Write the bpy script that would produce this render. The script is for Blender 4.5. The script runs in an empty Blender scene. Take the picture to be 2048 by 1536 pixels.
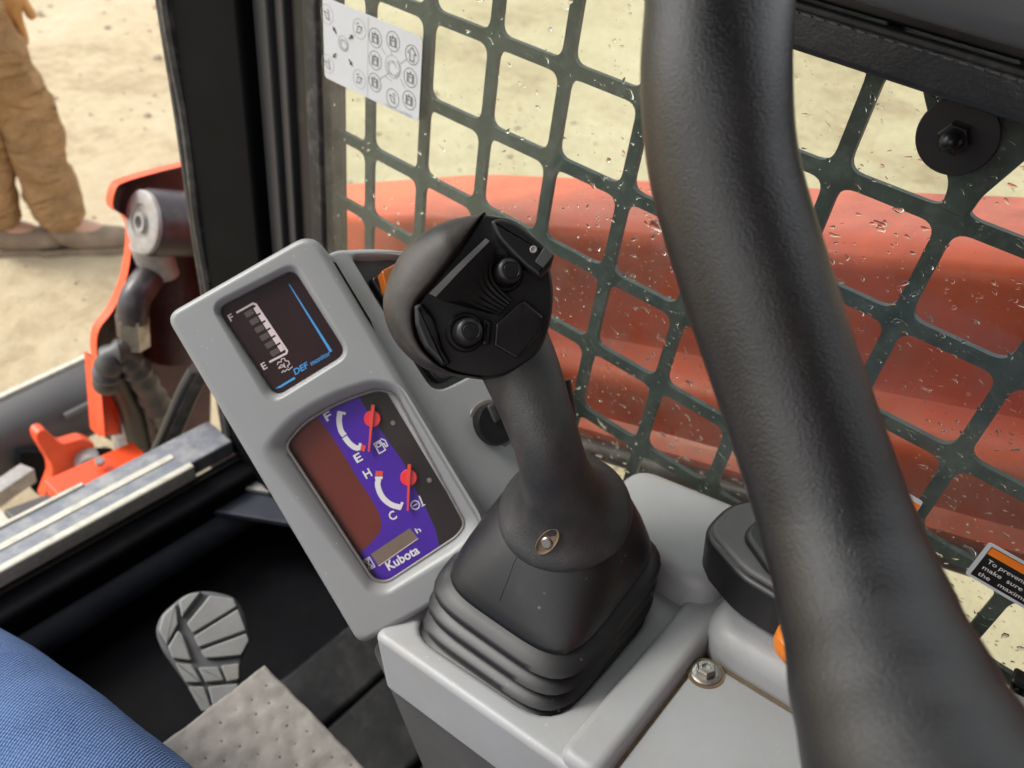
import bpy, bmesh, math, random
from mathutils import Vector, Matrix
from mathutils.geometry import delaunay_2d_cdt
from mathutils.bvhtree import BVHTree
random.seed(7)
R_ = math.radians
S = bpy.context.scene
C = S.collection

# ------------------------------------------------------------------ camera, sky, sun, exposure
FPX = 1600.0                       # focal length in pixels of the 2048 x 1536 photograph
ZC = 1.45                          # camera height above the dirt; the cab stands on its tracks
dn = Vector((-304, 1932, 1600)).normalized()
fw = Vector((-2754, -1773, 1600)); fw = (fw - dn * fw.dot(dn)).normalized()
rt = dn.cross(fw)
def c2w(v): return Vector((rt.dot(v), fw.dot(v), -dn.dot(v)))     # X right of the cab, Y forward, Z up
EX, EY, EZ = c2w(Vector((1, 0, 0))), c2w(Vector((0, -1, 0))), c2w(Vector((0, 0, -1)))
cam = bpy.data.cameras.new('camera'); camo = bpy.data.objects.new('camera', cam); C.objects.link(camo)
camo.matrix_world = Matrix(((EX.x, EY.x, EZ.x, 0), (EX.y, EY.y, EZ.y, 0), (EX.z, EY.z, EZ.z, ZC), (0, 0, 0, 1)))
cam.sensor_width = 36; cam.lens = FPX / 2048 * 36; cam.clip_start = 0.01; cam.clip_end = 2000
cam.dof.use_dof = True; cam.dof.focus_distance = 0.44; cam.dof.aperture_fstop = 9.5
S.camera = camo
S.render.resolution_x = 1024; S.render.resolution_y = 768

SUN_EL, SUN_AZ = 44, -32            # soft sun ahead of the cab and a little to its left, shining in through the door opening
wd = bpy.data.worlds.new('World'); S.world = wd; wd.use_nodes = True
nt = wd.node_tree; bg = nt.nodes['Background']
sky = nt.nodes.new('ShaderNodeTexSky'); sky.sky_type = 'NISHITA'; sky.sun_disc = False
sky.sun_elevation = R_(SUN_EL); sky.sun_rotation = R_(SUN_AZ); sky.air_density = 1.0; sky.dust_density = 4.0
hs = nt.nodes.new('ShaderNodeHueSaturation'); hs.inputs['Saturation'].default_value = 0.25
ov = nt.nodes.new('ShaderNodeMix'); ov.data_type = 'RGBA'; ov.inputs[0].default_value = 0.4; ov.inputs[7].default_value = (8.6, 8.7, 8.9, 1)   # even cloud cover
nt.links.new(sky.outputs[0], hs.inputs['Color']); nt.links.new(hs.outputs[0], ov.inputs[6]); nt.links.new(ov.outputs[2], bg.inputs[0]); bg.inputs[1].default_value = 0.15
sl = bpy.data.lights.new('sun', 'SUN'); sl.energy = 1.5; sl.angle = R_(22); sl.color = (1, 0.95, 0.88)
so = bpy.data.objects.new('sun', sl); C.objects.link(so)
sd = Vector((math.sin(R_(SUN_AZ)) * math.cos(R_(SUN_EL)), math.cos(R_(SUN_AZ)) * math.cos(R_(SUN_EL)), math.sin(R_(SUN_EL))))
so.rotation_euler = sd.to_track_quat('Z', 'Y').to_euler()
S.view_settings.view_transform = 'Standard'; S.view_settings.look = 'None'; S.view_settings.gamma = 1
S.view_settings.exposure = 0.75

# ------------------------------------------------------------------ measuring: sight lines cut with real planes of the cab
def ray(x, y): return c2w(Vector((x - 1024, y - 768, FPX)))
def W(x, y, d): return ray(x, y) * (d / FPX)
def onX(x, y, X): r = ray(x, y); return r * (X / r.x)
def onY(x, y, Y): r = ray(x, y); return r * (Y / r.y)
def onZ(x, y, Z): r = ray(x, y); return r * (Z / r.z)
def onP(x, y, p, n): r = ray(x, y); return r * (p.dot(n) / r.dot(n))
def facing(depth):                   # a flat face square to the operator's eye, at a distance
    return lambda x, y, h=0.0: W(x, y, depth) + EZ * h

# ------------------------------------------------------------------ materials
MATS = {}
def mat(name, col, rough=0.5, metal=0.0, vary=0.0, vscale=40, bump=None, dust=None, coat=0.0, spec=0.5, wear=None):
    m = bpy.data.materials.new(name); m.use_nodes = True; t = m.node_tree; N = t.nodes; L = t.links
    b = N['Principled BSDF']; b.inputs['Roughness'].default_value = rough; b.inputs['Metallic'].default_value = metal
    b.inputs['Coat Weight'].default_value = coat; b.inputs['Specular IOR Level'].default_value = spec
    tc = N.new('ShaderNodeTexCoord'); out = None
    def noise(sc, det=6, ro=0.6):
        n = N.new('ShaderNodeTexNoise'); n.inputs['Scale'].default_value = sc; n.inputs['Detail'].default_value = det
        n.inputs['Roughness'].default_value = ro; L.new(tc.outputs['Object'], n.inputs['Vector']); return n
    def ramp(src, a, bb):
        r = N.new('ShaderNodeMapRange'); r.inputs[1].default_value = a; r.inputs[2].default_value = bb
        L.new(src, r.inputs[0]); return r.outputs[0]
    def mix(f, c1, c2, blend='MIX'):
        x = N.new('ShaderNodeMix'); x.data_type = 'RGBA'; x.blend_type = blend
        if isinstance(f, float): x.inputs[0].default_value = f
        else: L.new(f, x.inputs[0])
        for i, c in ((6, c1), (7, c2)):
            if isinstance(c, tuple): x.inputs[i].default_value = (*c, 1)
            else: L.new(c, x.inputs[i])
        return x.outputs[2]
    cur = tuple(col)
    if vary:
        n = noise(vscale); lo = tuple(max(0, c * (1 - vary)) for c in col); hi = tuple(min(1, c * (1 + vary)) for c in col)
        cur = mix(ramp(n.outputs[0], 0.3, 0.7), lo, hi)
    if dust:
        dc, ds, a, bb, amt = dust
        n = noise(ds, 8, 0.7); r = ramp(n.outputs[0], a, bb)
        mm = N.new('ShaderNodeMath'); mm.operation = 'MULTIPLY'; L.new(r, mm.inputs[0]); mm.inputs[1].default_value = amt
        cur = mix(mm.outputs[0], cur, dc)
        rr = N.new('ShaderNodeMapRange'); L.new(mm.outputs[0], rr.inputs[0]); rr.inputs[3].default_value = rough; rr.inputs[4].default_value = min(1, rough + 0.35)
        L.new(rr.outputs[0], b.inputs['Roughness'])
    if wear:                         # pale scuffs and specks with a shape of their own
        wc, ws, thr, amt = wear
        v = N.new('ShaderNodeTexVoronoi'); v.inputs['Scale'].default_value = ws; v.inputs['Randomness'].default_value = 1
        L.new(tc.outputs['Object'], v.inputs['Vector'])
        n2 = noise(ws * 0.25, 3); r2 = ramp(n2.outputs[0], 0.52, 0.68)
        r = ramp(v.outputs['Distance'], thr, thr * 0.4)
        mm = N.new('ShaderNodeMath'); mm.operation = 'MULTIPLY'; L.new(r, mm.inputs[0]); L.new(r2, mm.inputs[1])
        m3 = N.new('ShaderNodeMath'); m3.operation = 'MULTIPLY'; L.new(mm.outputs[0], m3.inputs[0]); m3.inputs[1].default_value = amt
        cur = mix(m3.outputs[0], cur, wc)
    if isinstance(cur, tuple): b.inputs['Base Color'].default_value = (*cur, 1)
    else: L.new(cur, b.inputs['Base Color'])
    if bump:
        prev = None
        for (bs, strength, dist) in ([bump] if isinstance(bump[0], (int, float)) else bump):
            n = noise(bs, 4, 0.55); bp = N.new('ShaderNodeBump'); bp.inputs['Strength'].default_value = strength; bp.inputs['Distance'].default_value = dist
            L.new(n.outputs[0], bp.inputs['Height'])
            if prev: L.new(prev, bp.inputs['Normal'])
            prev = bp.outputs[0]
        L.new(prev, b.inputs['Normal'])
    MATS[name] = m
    if name == 'khaki_cloth':        # creases run round the leg
        mp = N.new('ShaderNodeMapping'); mp.inputs['Scale'].default_value = (9, 9, 24); L.new(tc.outputs['Object'], mp.inputs[0])
        n = noise(1.0, 3, 0.5); L.new(mp.outputs[0], n.inputs['Vector']); bp = N.new('ShaderNodeBump'); bp.inputs['Strength'].default_value = 0.9; bp.inputs['Distance'].default_value = 0.05
        n.inputs['Distortion'].default_value = 0.8; L.new(n.outputs[0], bp.inputs['Height']); L.new(prev, bp.inputs['Normal']); L.new(bp.outputs[0], b.inputs['Normal'])
    return m
DUSTY = (0.30, 0.25, 0.18)
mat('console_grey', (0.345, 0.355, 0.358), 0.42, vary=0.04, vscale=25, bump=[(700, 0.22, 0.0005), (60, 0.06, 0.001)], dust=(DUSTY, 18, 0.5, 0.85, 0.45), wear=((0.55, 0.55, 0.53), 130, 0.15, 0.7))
mat('pod_grey', (0.245, 0.252, 0.252), 0.38, vary=0.03, vscale=20, bump=[(800, 0.14, 0.0004)], dust=(DUSTY, 14, 0.52, 0.9, 0.32), wear=((0.6, 0.6, 0.58), 150, 0.13, 0.7))
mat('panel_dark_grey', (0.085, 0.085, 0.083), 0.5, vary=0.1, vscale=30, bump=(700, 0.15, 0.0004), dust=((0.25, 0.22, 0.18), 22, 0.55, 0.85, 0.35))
mat('black_plastic', (0.010, 0.010, 0.011), 0.4, vary=0.2, vscale=60, bump=(800, 0.1, 0.0003), dust=((0.2, 0.17, 0.13), 30, 0.58, 0.9, 0.25))
mat('glossy_black', (0.008, 0.008, 0.009), 0.34, vary=0.2, vscale=80, dust=((0.16, 0.14, 0.11), 40, 0.6, 0.9, 0.2))
mat('black_rubber', (0.011, 0.011, 0.0115), 0.42, vary=0.15, vscale=30, bump=(500, 0.1, 0.0003), dust=((0.22, 0.19, 0.15), 28, 0.56, 0.88, 0.14), wear=((0.35, 0.3, 0.22), 140, 0.16, 0.5))
mat('grained_rubber', (0.034, 0.034, 0.034), 0.45, vary=0.12, vscale=50, bump=[(850, 0.6, 0.0007)], dust=((0.24, 0.20, 0.15), 26, 0.48, 0.85, 0.28))
mat('dusty_rubber', (0.022, 0.019, 0.017), 0.5, vary=0.15, vscale=40, bump=[(900, 0.35, 0.0004), (120, 0.2, 0.0008)], dust=((0.22, 0.185, 0.14), 24, 0.42, 0.8, 0.42))
mat('tube_black', (0.011, 0.0107, 0.0105), 0.30, spec=0.95, vary=0.12, vscale=20, bump=[(1050, 0.6, 0.0007)], dust=((0.10, 0.085, 0.07), 24, 0.55, 0.85, 0.2))
mat('post_black', (0.005, 0.0053, 0.006), 0.6, spec=0.04, vary=0.2, vscale=12, bump=(90, 0.05, 0.0008), dust=((0.1, 0.095, 0.09), 14, 0.62, 0.9, 0.10))
mat('post_grey', (0.05, 0.05, 0.05), 0.45, vary=0.15, vscale=15, bump=(300, 0.1, 0.0004))
mat('seal_rubber', (0.022, 0.022, 0.021), 0.6, vary=0.3, vscale=60, bump=(140, 0.3, 0.002), dust=((0.30, 0.28, 0.23), 45, 0.5, 0.75, 0.35))
mat('leatherette', (0.022, 0.025, 0.030), 0.34, vary=0.25, vscale=50, bump=[(420, 0.4, 0.0008), (60, 0.3, 0.002)], dust=((0.2, 0.2, 0.2), 25, 0.5, 0.85, 0.25))
mat('trim_grey', (0.10, 0.11, 0.12), 0.4, vary=0.05, vscale=20)
mat('guard_paint', (0.022, 0.038, 0.037), 0.5, vary=0.3, vscale=60, bump=(300, 0.2, 0.0006), dust=((0.22, 0.25, 0.24), 90, 0.5, 0.8, 0.35), wear=((0.45, 0.48, 0.46), 300, 0.16, 0.7))
mat('red_paint', (0.80, 0.095, 0.022), 0.38, vary=0.08, vscale=8, bump=(14, 0.1, 0.004), dust=((0.14, 0.04, 0.025), 6, 0.45, 0.75, 0.6), coat=0.1)  # dark patches stand in for the uneven dark reflections on the arm
mat('red_edge', (0.84, 0.085, 0.022), 0.4, vary=0.1, vscale=20, dust=((0.35, 0.26, 0.18), 20, 0.55, 0.85, 0.35))
mat('maroon_primer_and_shade', (0.055, 0.022, 0.024), 0.4, vary=0.3, vscale=25, bump=(80, 0.2, 0.002), dust=((0.25, 0.2, 0.16), 25, 0.55, 0.85, 0.3))
mat('steel', (0.42, 0.41, 0.39), 0.35, 1.0, vary=0.2, vscale=60, bump=(120, 0.2, 0.001), dust=((0.22, 0.16, 0.1), 50, 0.45, 0.75, 0.7))
mat('worn_steel', (0.35, 0.34, 0.33), 0.55, 0.3, vary=0.25, vscale=50, bump=(70, 0.3, 0.002), dust=((0.3, 0.24, 0.18), 40, 0.4, 0.8, 0.6))
mat('sill_metal', (0.20, 0.215, 0.245), 0.45, 0.2, vary=0.15, vscale=60, bump=(120, 0.2, 0.001), dust=((0.55, 0.52, 0.42), 30, 0.45, 0.75, 0.5))
mat('sill_bright', (0.58, 0.56, 0.47), 0.5, vary=0.12, vscale=90, bump=(160, 0.3, 0.0012), dust=((0.3, 0.27, 0.2), 70, 0.52, 0.75, 0.8))
mat('floor_black', (0.0045, 0.0047, 0.006), 0.6, spec=0.08, vary=0.3, vscale=14, bump=(60, 0.2, 0.002), dust=((0.035, 0.035, 0.035), 18, 0.55, 0.85, 0.25))
mat('floor_blue_black', (0.035, 0.04, 0.055), 0.45, vary=0.2, vscale=18, bump=(40, 0.15, 0.002), dust=((0.2, 0.18, 0.15), 25, 0.55, 0.85, 0.4))
mat('pedal_grey', (0.30, 0.305, 0.30), 0.6, vary=0.12, vscale=30, bump=(300, 0.15, 0.0008), dust=((0.45, 0.38, 0.28), 22, 0.5, 0.8, 0.5))
mat('pedal_groove', (0.12, 0.125, 0.13), 0.7, vary=0.2, vscale=40)
mat('absorbent_grey', (0.27, 0.255, 0.235), 0.95, vary=0.15, vscale=60, bump=[(420, 0.4, 0.0008), (70, 0.3, 0.0015)], spec=0.1)
mat('hole_dark', (0.09, 0.082, 0.075), 0.95, spec=0.1)
mat('khaki_cloth', (0.33, 0.20, 0.098), 0.9, vary=0.25, vscale=12, bump=[(14, 0.6, 0.03), (300, 0.2, 0.001)], spec=0.1)
mat('boot_leather', (0.22, 0.165, 0.115), 0.8, vary=0.3, vscale=20, bump=(50, 0.4, 0.005))
mat('glove_leather', (0.50, 0.26, 0.09), 0.8, vary=0.2, vscale=25, bump=(60, 0.3, 0.004))
mat('skin', (0.52, 0.30, 0.21), 0.5, vary=0.08, vscale=30)
mat('hair', (0.05, 0.035, 0.025), 0.7, vary=0.3, vscale=80)
mat('red_jacket', (0.52, 0.05, 0.03), 0.85, vary=0.15, vscale=20, bump=(25, 0.4, 0.01))
mat('needle_red', (0.80, 0.012, 0.02), 0.4)
mat('mark_red', (0.75, 0.05, 0.03), 0.5)
mat('print_white', (0.78, 0.76, 0.76), 0.5)
mat('print_pink', (0.70, 0.58, 0.58), 0.5)
mat('print_blue', (0.04, 0.32, 0.72), 0.5)
mat('screen_black', (0.022, 0.006, 0.007), 0.5, spec=0.1, vary=0.2, vscale=30)
mat('lcd_segment', (0.06, 0.042, 0.035), 0.5)
mat('lcd_window', (0.17, 0.115, 0.075), 0.4, vary=0.08, vscale=60)
mat('dial_brown', (0.15, 0.030, 0.018), 0.4, spec=0.1, vary=0.15, vscale=14)
mat('dial_charcoal', (0.03, 0.022, 0.02), 0.4, spec=0.1, vary=0.3, vscale=20)
mat('dial_violet', (0.075, 0.02, 0.36), 0.4, spec=0.1, vary=0.12, vscale=18)
mat('lens_rim', (0.17, 0.155, 0.14), 0.4, vary=0.2, vscale=150)
mat('decal_white', (0.56, 0.58, 0.60), 0.35, vary=0.03, vscale=30)
mat('decal_ink', (0.05, 0.05, 0.055), 0.5)
mat('decal_grey_ink', (0.33, 0.34, 0.35), 0.5)
mat('decal_orange', (0.85, 0.20, 0.012), 0.4)
mat('decal_black', (0.009, 0.009, 0.010), 0.35)
mat('orange_plastic', (0.80, 0.22, 0.015), 0.35, vary=0.06, vscale=40)
mat('amber_lens', (0.35, 0.09, 0.01), 0.2)
mat('thread_grey', (0.10, 0.10, 0.10), 0.7)
mat('cylinder_grey', (0.045, 0.038, 0.042), 0.35, vary=0.25, vscale=25, bump=(80, 0.2, 0.002), dust=((0.25, 0.2, 0.16), 25, 0.5, 0.85, 0.4))
mat('switch_black', (0.008, 0.008, 0.0085), 0.52, spec=0.35, vary=0.2, vscale=80, dust=((0.16, 0.14, 0.11), 40, 0.58, 0.9, 0.2))
mat('mat_rubber', (0.012, 0.012, 0.0125), 0.45, spec=0.4, vary=0.3, vscale=25, bump=(60, 0.3, 0.002), dust=((0.09, 0.085, 0.08), 20, 0.5, 0.8, 0.4))
mat('stone', (0.40, 0.33, 0.235), 0.9, vary=0.25, vscale=6)
mat('grime', (0.16, 0.115, 0.065), 0.9, vary=0.4, vscale=90, bump=(200, 0.4, 0.001))

def denim():
    m = bpy.data.materials.new('denim'); m.use_nodes = True; t = m.node_tree; N = t.nodes; L = t.links; b = N['Principled BSDF']
    b.inputs['Roughness'].default_value = 0.9; b.inputs['Specular IOR Level'].default_value = 0.15
    tc = N.new('ShaderNodeTexCoord')
    def wave(rot, sc, dist):
        mp = N.new('ShaderNodeMapping'); mp.inputs['Rotation'].default_value = rot; L.new(tc.outputs['Object'], mp.inputs[0])
        w = N.new('ShaderNodeTexWave'); w.inputs['Scale'].default_value = sc; w.inputs['Distortion'].default_value = dist
        w.inputs['Detail'].default_value = 2; w.inputs['Detail Scale'].default_value = 3; L.new(mp.outputs[0], w.inputs[0]); return w
    w1 = wave((0, 0, R_(58)), 165, 1.6); w2 = wave((0, 0, R_(-30)), 125, 3.0)
    n = N.new('ShaderNodeTexNoise'); n.inputs['Scale'].default_value = 28; n.inputs['Detail'].default_value = 6; L.new(tc.outputs['Object'], n.inputs['Vector'])
    mu = N.new('ShaderNodeMath'); mu.operation = 'MULTIPLY'; L.new(w1.outputs['Fac'], mu.inputs[0]); L.new(w2.outputs['Fac'], mu.inputs[1])
    ad = N.new('ShaderNodeMath'); ad.operation = 'MULTIPLY_ADD'; L.new(w1.outputs['Fac'], ad.inputs[0]); ad.inputs[1].default_value = 0.5; L.new(mu.outputs[0], ad.inputs[2])
    a2 = N.new('ShaderNodeMath'); a2.operation = 'MULTIPLY_ADD'; L.new(n.outputs[0], a2.inputs[0]); a2.inputs[1].default_value = 0.5; L.new(ad.outputs[0], a2.inputs[2])
    cr = N.new('ShaderNodeValToRGB'); cr.color_ramp.elements[0].position = 0.15; cr.color_ramp.elements[0].color = (0.014, 0.036, 0.115, 1)
    cr.color_ramp.elements[1].position = 1.2; cr.color_ramp.elements[1].color = (0.155, 0.245, 0.46, 1)
    L.new(a2.outputs[0], cr.inputs[0]); L.new(cr.outputs[0], b.inputs['Base Color'])
    bp = N.new('ShaderNodeBump'); bp.inputs['Strength'].default_value = 0.5; bp.inputs['Distance'].default_value = 0.0006
    L.new(w1.outputs['Fac'], bp.inputs['Height']); L.new(bp.outputs[0], b.inputs['Normal']); MATS['denim'] = m
denim()
def clear(name, gloss, dirt, tint, rough=0.0, dscale=60, dcol=(0.5, 0.52, 0.48)):   # clear sheet with dust and scratches on it
    m = bpy.data.materials.new(name); m.use_nodes = True; t = m.node_tree; N = t.nodes; L = t.links
    N.remove(N['Principled BSDF']); o = N['Material Output']
    tr = N.new('ShaderNodeBsdfTransparent'); tr.inputs[0].default_value = (*tint, 1)
    gl = N.new('ShaderNodeBsdfGlossy'); gl.inputs['Roughness'].default_value = rough
    lw = N.new('ShaderNodeLayerWeight'); lw.inputs[0].default_value = 0.5
    pw = N.new('ShaderNodeMath'); pw.operation = 'POWER'; L.new(lw.outputs['Facing'], pw.inputs[0]); pw.inputs[1].default_value = 4.0
    fr = N.new('ShaderNodeMapRange'); fr.inputs[3].default_value = gloss; fr.inputs[4].default_value = 0.9; L.new(pw.outputs[0], fr.inputs[0])
    m1 = N.new('ShaderNodeMixShader'); L.new(fr.outputs[0], m1.inputs[0]); L.new(tr.outputs[0], m1.inputs[1]); L.new(gl.outputs[0], m1.inputs[2])
    last = m1.outputs[0]
    if dirt:
        df = N.new('ShaderNodeBsdfDiffuse'); df.inputs[0].default_value = (*dcol, 1)
        tc = N.new('ShaderNodeTexCoord'); n = N.new('ShaderNodeTexNoise'); n.inputs['Scale'].default_value = dscale; n.inputs['Detail'].default_value = 8; n.inputs['Roughness'].default_value = 0.75
        mp = N.new('ShaderNodeMapping'); mp.inputs['Scale'].default_value = (1, 1, 0.6); L.new(tc.outputs['Object'], mp.inputs[0]); L.new(mp.outputs[0], n.inputs['Vector'])
        r = N.new('ShaderNodeMapRange'); r.inputs[1].default_value = 0.35; r.inputs[2].default_value = 0.8; r.inputs[3].default_value = dirt * 0.3; r.inputs[4].default_value = dirt * 2; L.new(n.outputs[0], r.inputs[0])
        m2 = N.new('ShaderNodeMixShader'); L.new(r.outputs[0], m2.inputs[0]); L.new(last, m2.inputs[1]); L.new(df.outputs[0], m2.inputs[2]); last = m2.outputs[0]
    L.new(last, o.inputs[0]); MATS[name] = m
clear('window_glass', 0.025, 0.045, (0.93, 0.97, 0.93))
clear('lens_clear', 0.010, 0.003, (0.97, 0.97, 0.97), 0.05, 90)
def water():
    m = bpy.data.materials.new('water_drop'); m.use_nodes = True; b = m.node_tree.nodes['Principled BSDF']
    b.inputs['Roughness'].default_value = 0.02; b.inputs['Transmission Weight'].default_value = 1; b.inputs['IOR'].default_value = 1.33
    MATS['water_drop'] = m
water()
def ground_mat():
    m = bpy.data.materials.new('dirt'); m.use_nodes = True; t = m.node_tree; N = t.nodes; L = t.links; b = N['Principled BSDF']
    b.inputs['Roughness'].default_value = 0.95; b.inputs['Specular IOR Level'].default_value = 0.1
    tc = N.new('ShaderNodeTexCoord')
    def noise(s, d=8, r=0.6):
        n = N.new('ShaderNodeTexNoise'); n.inputs['Scale'].default_value = s; n.inputs['Detail'].default_value = d; n.inputs['Roughness'].default_value = r
        L.new(tc.outputs['Object'], n.inputs['Vector']); return n
    a = noise(1.1); c = noise(14, 8, 0.7); ad = N.new('ShaderNodeMath'); ad.operation = 'MULTIPLY_ADD'
    L.new(c.outputs[0], ad.inputs[0]); ad.inputs[1].default_value = 0.6; L.new(a.outputs[0], ad.inputs[2])
    cr = N.new('ShaderNodeValToRGB'); e = cr.color_ramp.elements; e[0].position = 0.55; e[0].color = (0.34, 0.26, 0.165, 1); e[1].position = 1.0; e[1].color = (0.56, 0.48, 0.335, 1)
    k = e.new(0.74); k.color = (0.48, 0.395, 0.26, 1)
    L.new(ad.outputs[0], cr.inputs[0]); L.new(cr.outputs[0], b.inputs['Base Color'])
    bp = N.new('ShaderNodeBump'); bp.inputs['Strength'].default_value = 0.6; bp.inputs['Distance'].default_value = 0.04; L.new(c.outputs[0], bp.inputs['Height']); L.new(bp.outputs[0], b.inputs['Normal'])
    MATS['dirt'] = m
ground_mat()

# ------------------------------------------------------------------ mesh helpers
BASE = {}
def thing(name, label, cat, loc, group=None):
    o = bpy.data.objects.new(name, None); C.objects.link(o); o.empty_display_size = 0.02
    o.location = Vector(loc) + Vector((0, 0, ZC)); BASE[o.name] = Vector(loc); tag(o, label, cat, group); return o
def tag(o, label=None, cat=None, group=None, kind=None):
    if label: o['label'] = label
    if cat: o['category'] = cat
    if group: o['group'] = group
    if kind: o['kind'] = kind
    return o
def base_of(p):
    while p.parent: p = p.parent
    return BASE.get(p.name, Vector((0, 0, 0)))
def make(name, vs, fs, m, parent=None, smooth=35, loc=None, wn=None):
    """verts in camera-relative metres -> one mesh object"""
    me = bpy.data.meshes.new(name); b = base_of(parent) if parent else Vector(loc or (0, 0, 0))
    me.from_pydata([tuple(Vector(v) - b) for v in vs], [], fs); bm = bmesh.new(); bm.from_mesh(me)
    bmesh.ops.remove_doubles(bm, verts=bm.verts, dist=1e-6); bmesh.ops.recalc_face_normals(bm, faces=bm.faces); bm.to_mesh(me); bm.free()
    me.materials.append(MATS[m])
    if smooth:
        me.shade_smooth(); me.set_sharp_from_angle(angle=R_(smooth))
    o = bpy.data.objects.new(name, me); C.objects.link(o)
    if parent: o.parent = parent
    else: o.location = b + Vector((0, 0, ZC)); BASE[o.name] = b
    if wn or (wn is None and smooth and smooth <= 50):
        w = o.modifiers.new('wn', 'WEIGHTED_NORMAL'); w.keep_sharp = True
    return o
def loft(loops, cap0=False, cap1=False, closed=True):
    n = len(loops[0]); vs = [v for l in loops for v in l]; fs = []
    for k in range(len(loops) - 1):
        for i in range(n if closed else n - 1):
            j = (i + 1) % n; fs.append((k * n + i, k * n + j, (k + 1) * n + j, (k + 1) * n + i))
    if cap0: fs.append(tuple(range(n - 1, -1, -1)))
    if cap1: fs.append(tuple((len(loops) - 1) * n + i for i in range(n)))
    return vs, fs
def merge(*parts):
    vs, fs = [], []
    for v, f in parts:
        o = len(vs); vs += list(v); fs += [tuple(i + o for i in q) for q in f]
    return vs, fs
def rpoly(pts, r, seg=5):
    out = []; n = len(pts); rr = r if isinstance(r, (list, tuple)) else [r] * n
    for i in range(n):
        p = Vector(pts[i]); a = Vector(pts[i - 1]) - p; b = Vector(pts[(i + 1) % n]) - p
        q = min(rr[i], a.length * 0.48, b.length * 0.48)
        if q <= 0: out.append(tuple(p)); continue
        A = p + a.normalized() * q; B = p + b.normalized() * q
        for k in range(seg + 1):
            t = k / seg; out.append(tuple(A * (1 - t) ** 2 + p * 2 * t * (1 - t) + B * t * t))
    return out
def area(p): return 0.5 * sum(p[i - 1][0] * p[i][1] - p[i][0] * p[i - 1][1] for i in range(len(p)))
def offset(p, d):                    # inward for d > 0
    s = 1 if area(p) > 0 else -1; n = len(p); out = []
    for i in range(n):
        a = Vector(p[i]) - Vector(p[i - 1]); b = Vector(p[(i + 1) % n]) - Vector(p[i])
        if a.length < 1e-9: a = b
        if b.length < 1e-9: b = a
        na = Vector((-a.y, a.x)).normalized(); nb = Vector((-b.y, b.x)).normalized(); m = (na + nb)
        m = m.normalized() if m.length > 1e-6 else na
        k = max(0.5, m.dot(na)); out.append(tuple(Vector(p[i]) + m * (s * d / k)))
    return out
def slab(loop, mp, top, bot, bev=0.0, sc=1.0, seg=4, cap=True, flare=0.0):
    """prism of a 2-D outline; mp(x, y, h) gives the point; sc = outline units per metre"""
    L = [[mp(x, y, bot) for x, y in (offset(loop, -flare * sc) if flare else loop)]]
    if bev:
        for k in range(seg + 1):
            a = k / seg * math.pi / 2; o = offset(loop, bev * (1 - math.cos(a)) * sc); L.append([mp(x, y, top - bev + bev * math.sin(a)) for x, y in o])
    else: L.append([mp(x, y, top) for x, y in loop])
    return loft(L, True, cap)
def inside(p, poly):
    c = False; n = len(poly)
    for i in range(n):
        a, b = poly[i], poly[i - 1]
        if (a[1] > p[1]) != (b[1] > p[1]) and p[0] < (b[0] - a[0]) * (p[1] - a[1]) / (b[1] - a[1]) + a[0]: c = not c
    return c
def holed(outer, holes, mp, h):      # flat sheet with holes
    pts, ed = [], []
    for l in [outer] + holes:
        o = len(pts); pts += [Vector(p) for p in l]; ed += [(o + i, o + (i + 1) % len(l)) for i in range(len(l))]
    v, e, f, *_ = delaunay_2d_cdt(pts, ed, [], 1, 1e-9)
    fs = []
    for t in f:
        c = (sum(v[i][0] for i in t) / len(t), sum(v[i][1] for i in t) / len(t))
        if inside(c, outer) and not any(inside(c, q) for q in holes): fs.append(tuple(t))
    return [mp(p[0], p[1], h) for p in v], fs
def spline(pts, n):                  # Catmull-Rom through points (any dimension tuples)
    P = [Vector(p) for p in pts]; P = [P[0] * 2 - P[1]] + P + [P[-1] * 2 - P[-2]]; out = []
    for i in range(1, len(P) - 2):
        for k in range(n):
            t = k / n; a, b, c, d = P[i - 1], P[i], P[i + 1], P[i + 2]
            out.append(0.5 * ((2 * b) + (c - a) * t + (2 * a - 5 * b + 4 * c - d) * t * t + (3 * b - a - 3 * c + d) * t ** 3))
    out.append(P[-2]); return out
def tube(path, rad, seg=16, caps=True, ratio=1.0, up=None):
    P = [Vector(p) for p in path]; n = len(P); L = []; T0 = None; u = None
    for i in range(n):
        t = (P[min(i + 1, n - 1)] - P[max(i - 1, 0)]).normalized()
        if u is None:
            u = t.cross(up or Vector((0.3, 0.2, 1))).normalized()
        else: u = (u - t * u.dot(t)).normalized()
        v = t.cross(u); r = rad[i] if isinstance(rad, (list, tuple)) else rad
        L.append([P[i] + u * (r * math.cos(a)) + v * (r * ratio * math.sin(a)) for a in (2 * math.pi * k / seg for k in range(seg))])
    return loft(L, caps, caps)
def frame_of(axis):
    a = Vector(axis).normalized(); u = a.cross(Vector((0, 0, 1)) if abs(a.z) < 0.9 else Vector((1, 0, 0))).normalized(); return u, a.cross(u), a
def lathe(prof, o, axis, seg=32, cap0=True, cap1=True, fr=None):
    u, v, a = fr or frame_of(axis); o = Vector(o)
    return loft([[o + a * z + (u * math.cos(t) + v * math.sin(t)) * r for t in (2 * math.pi * k / seg for k in range(seg))] for r, z in prof], cap0, cap1)
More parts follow.
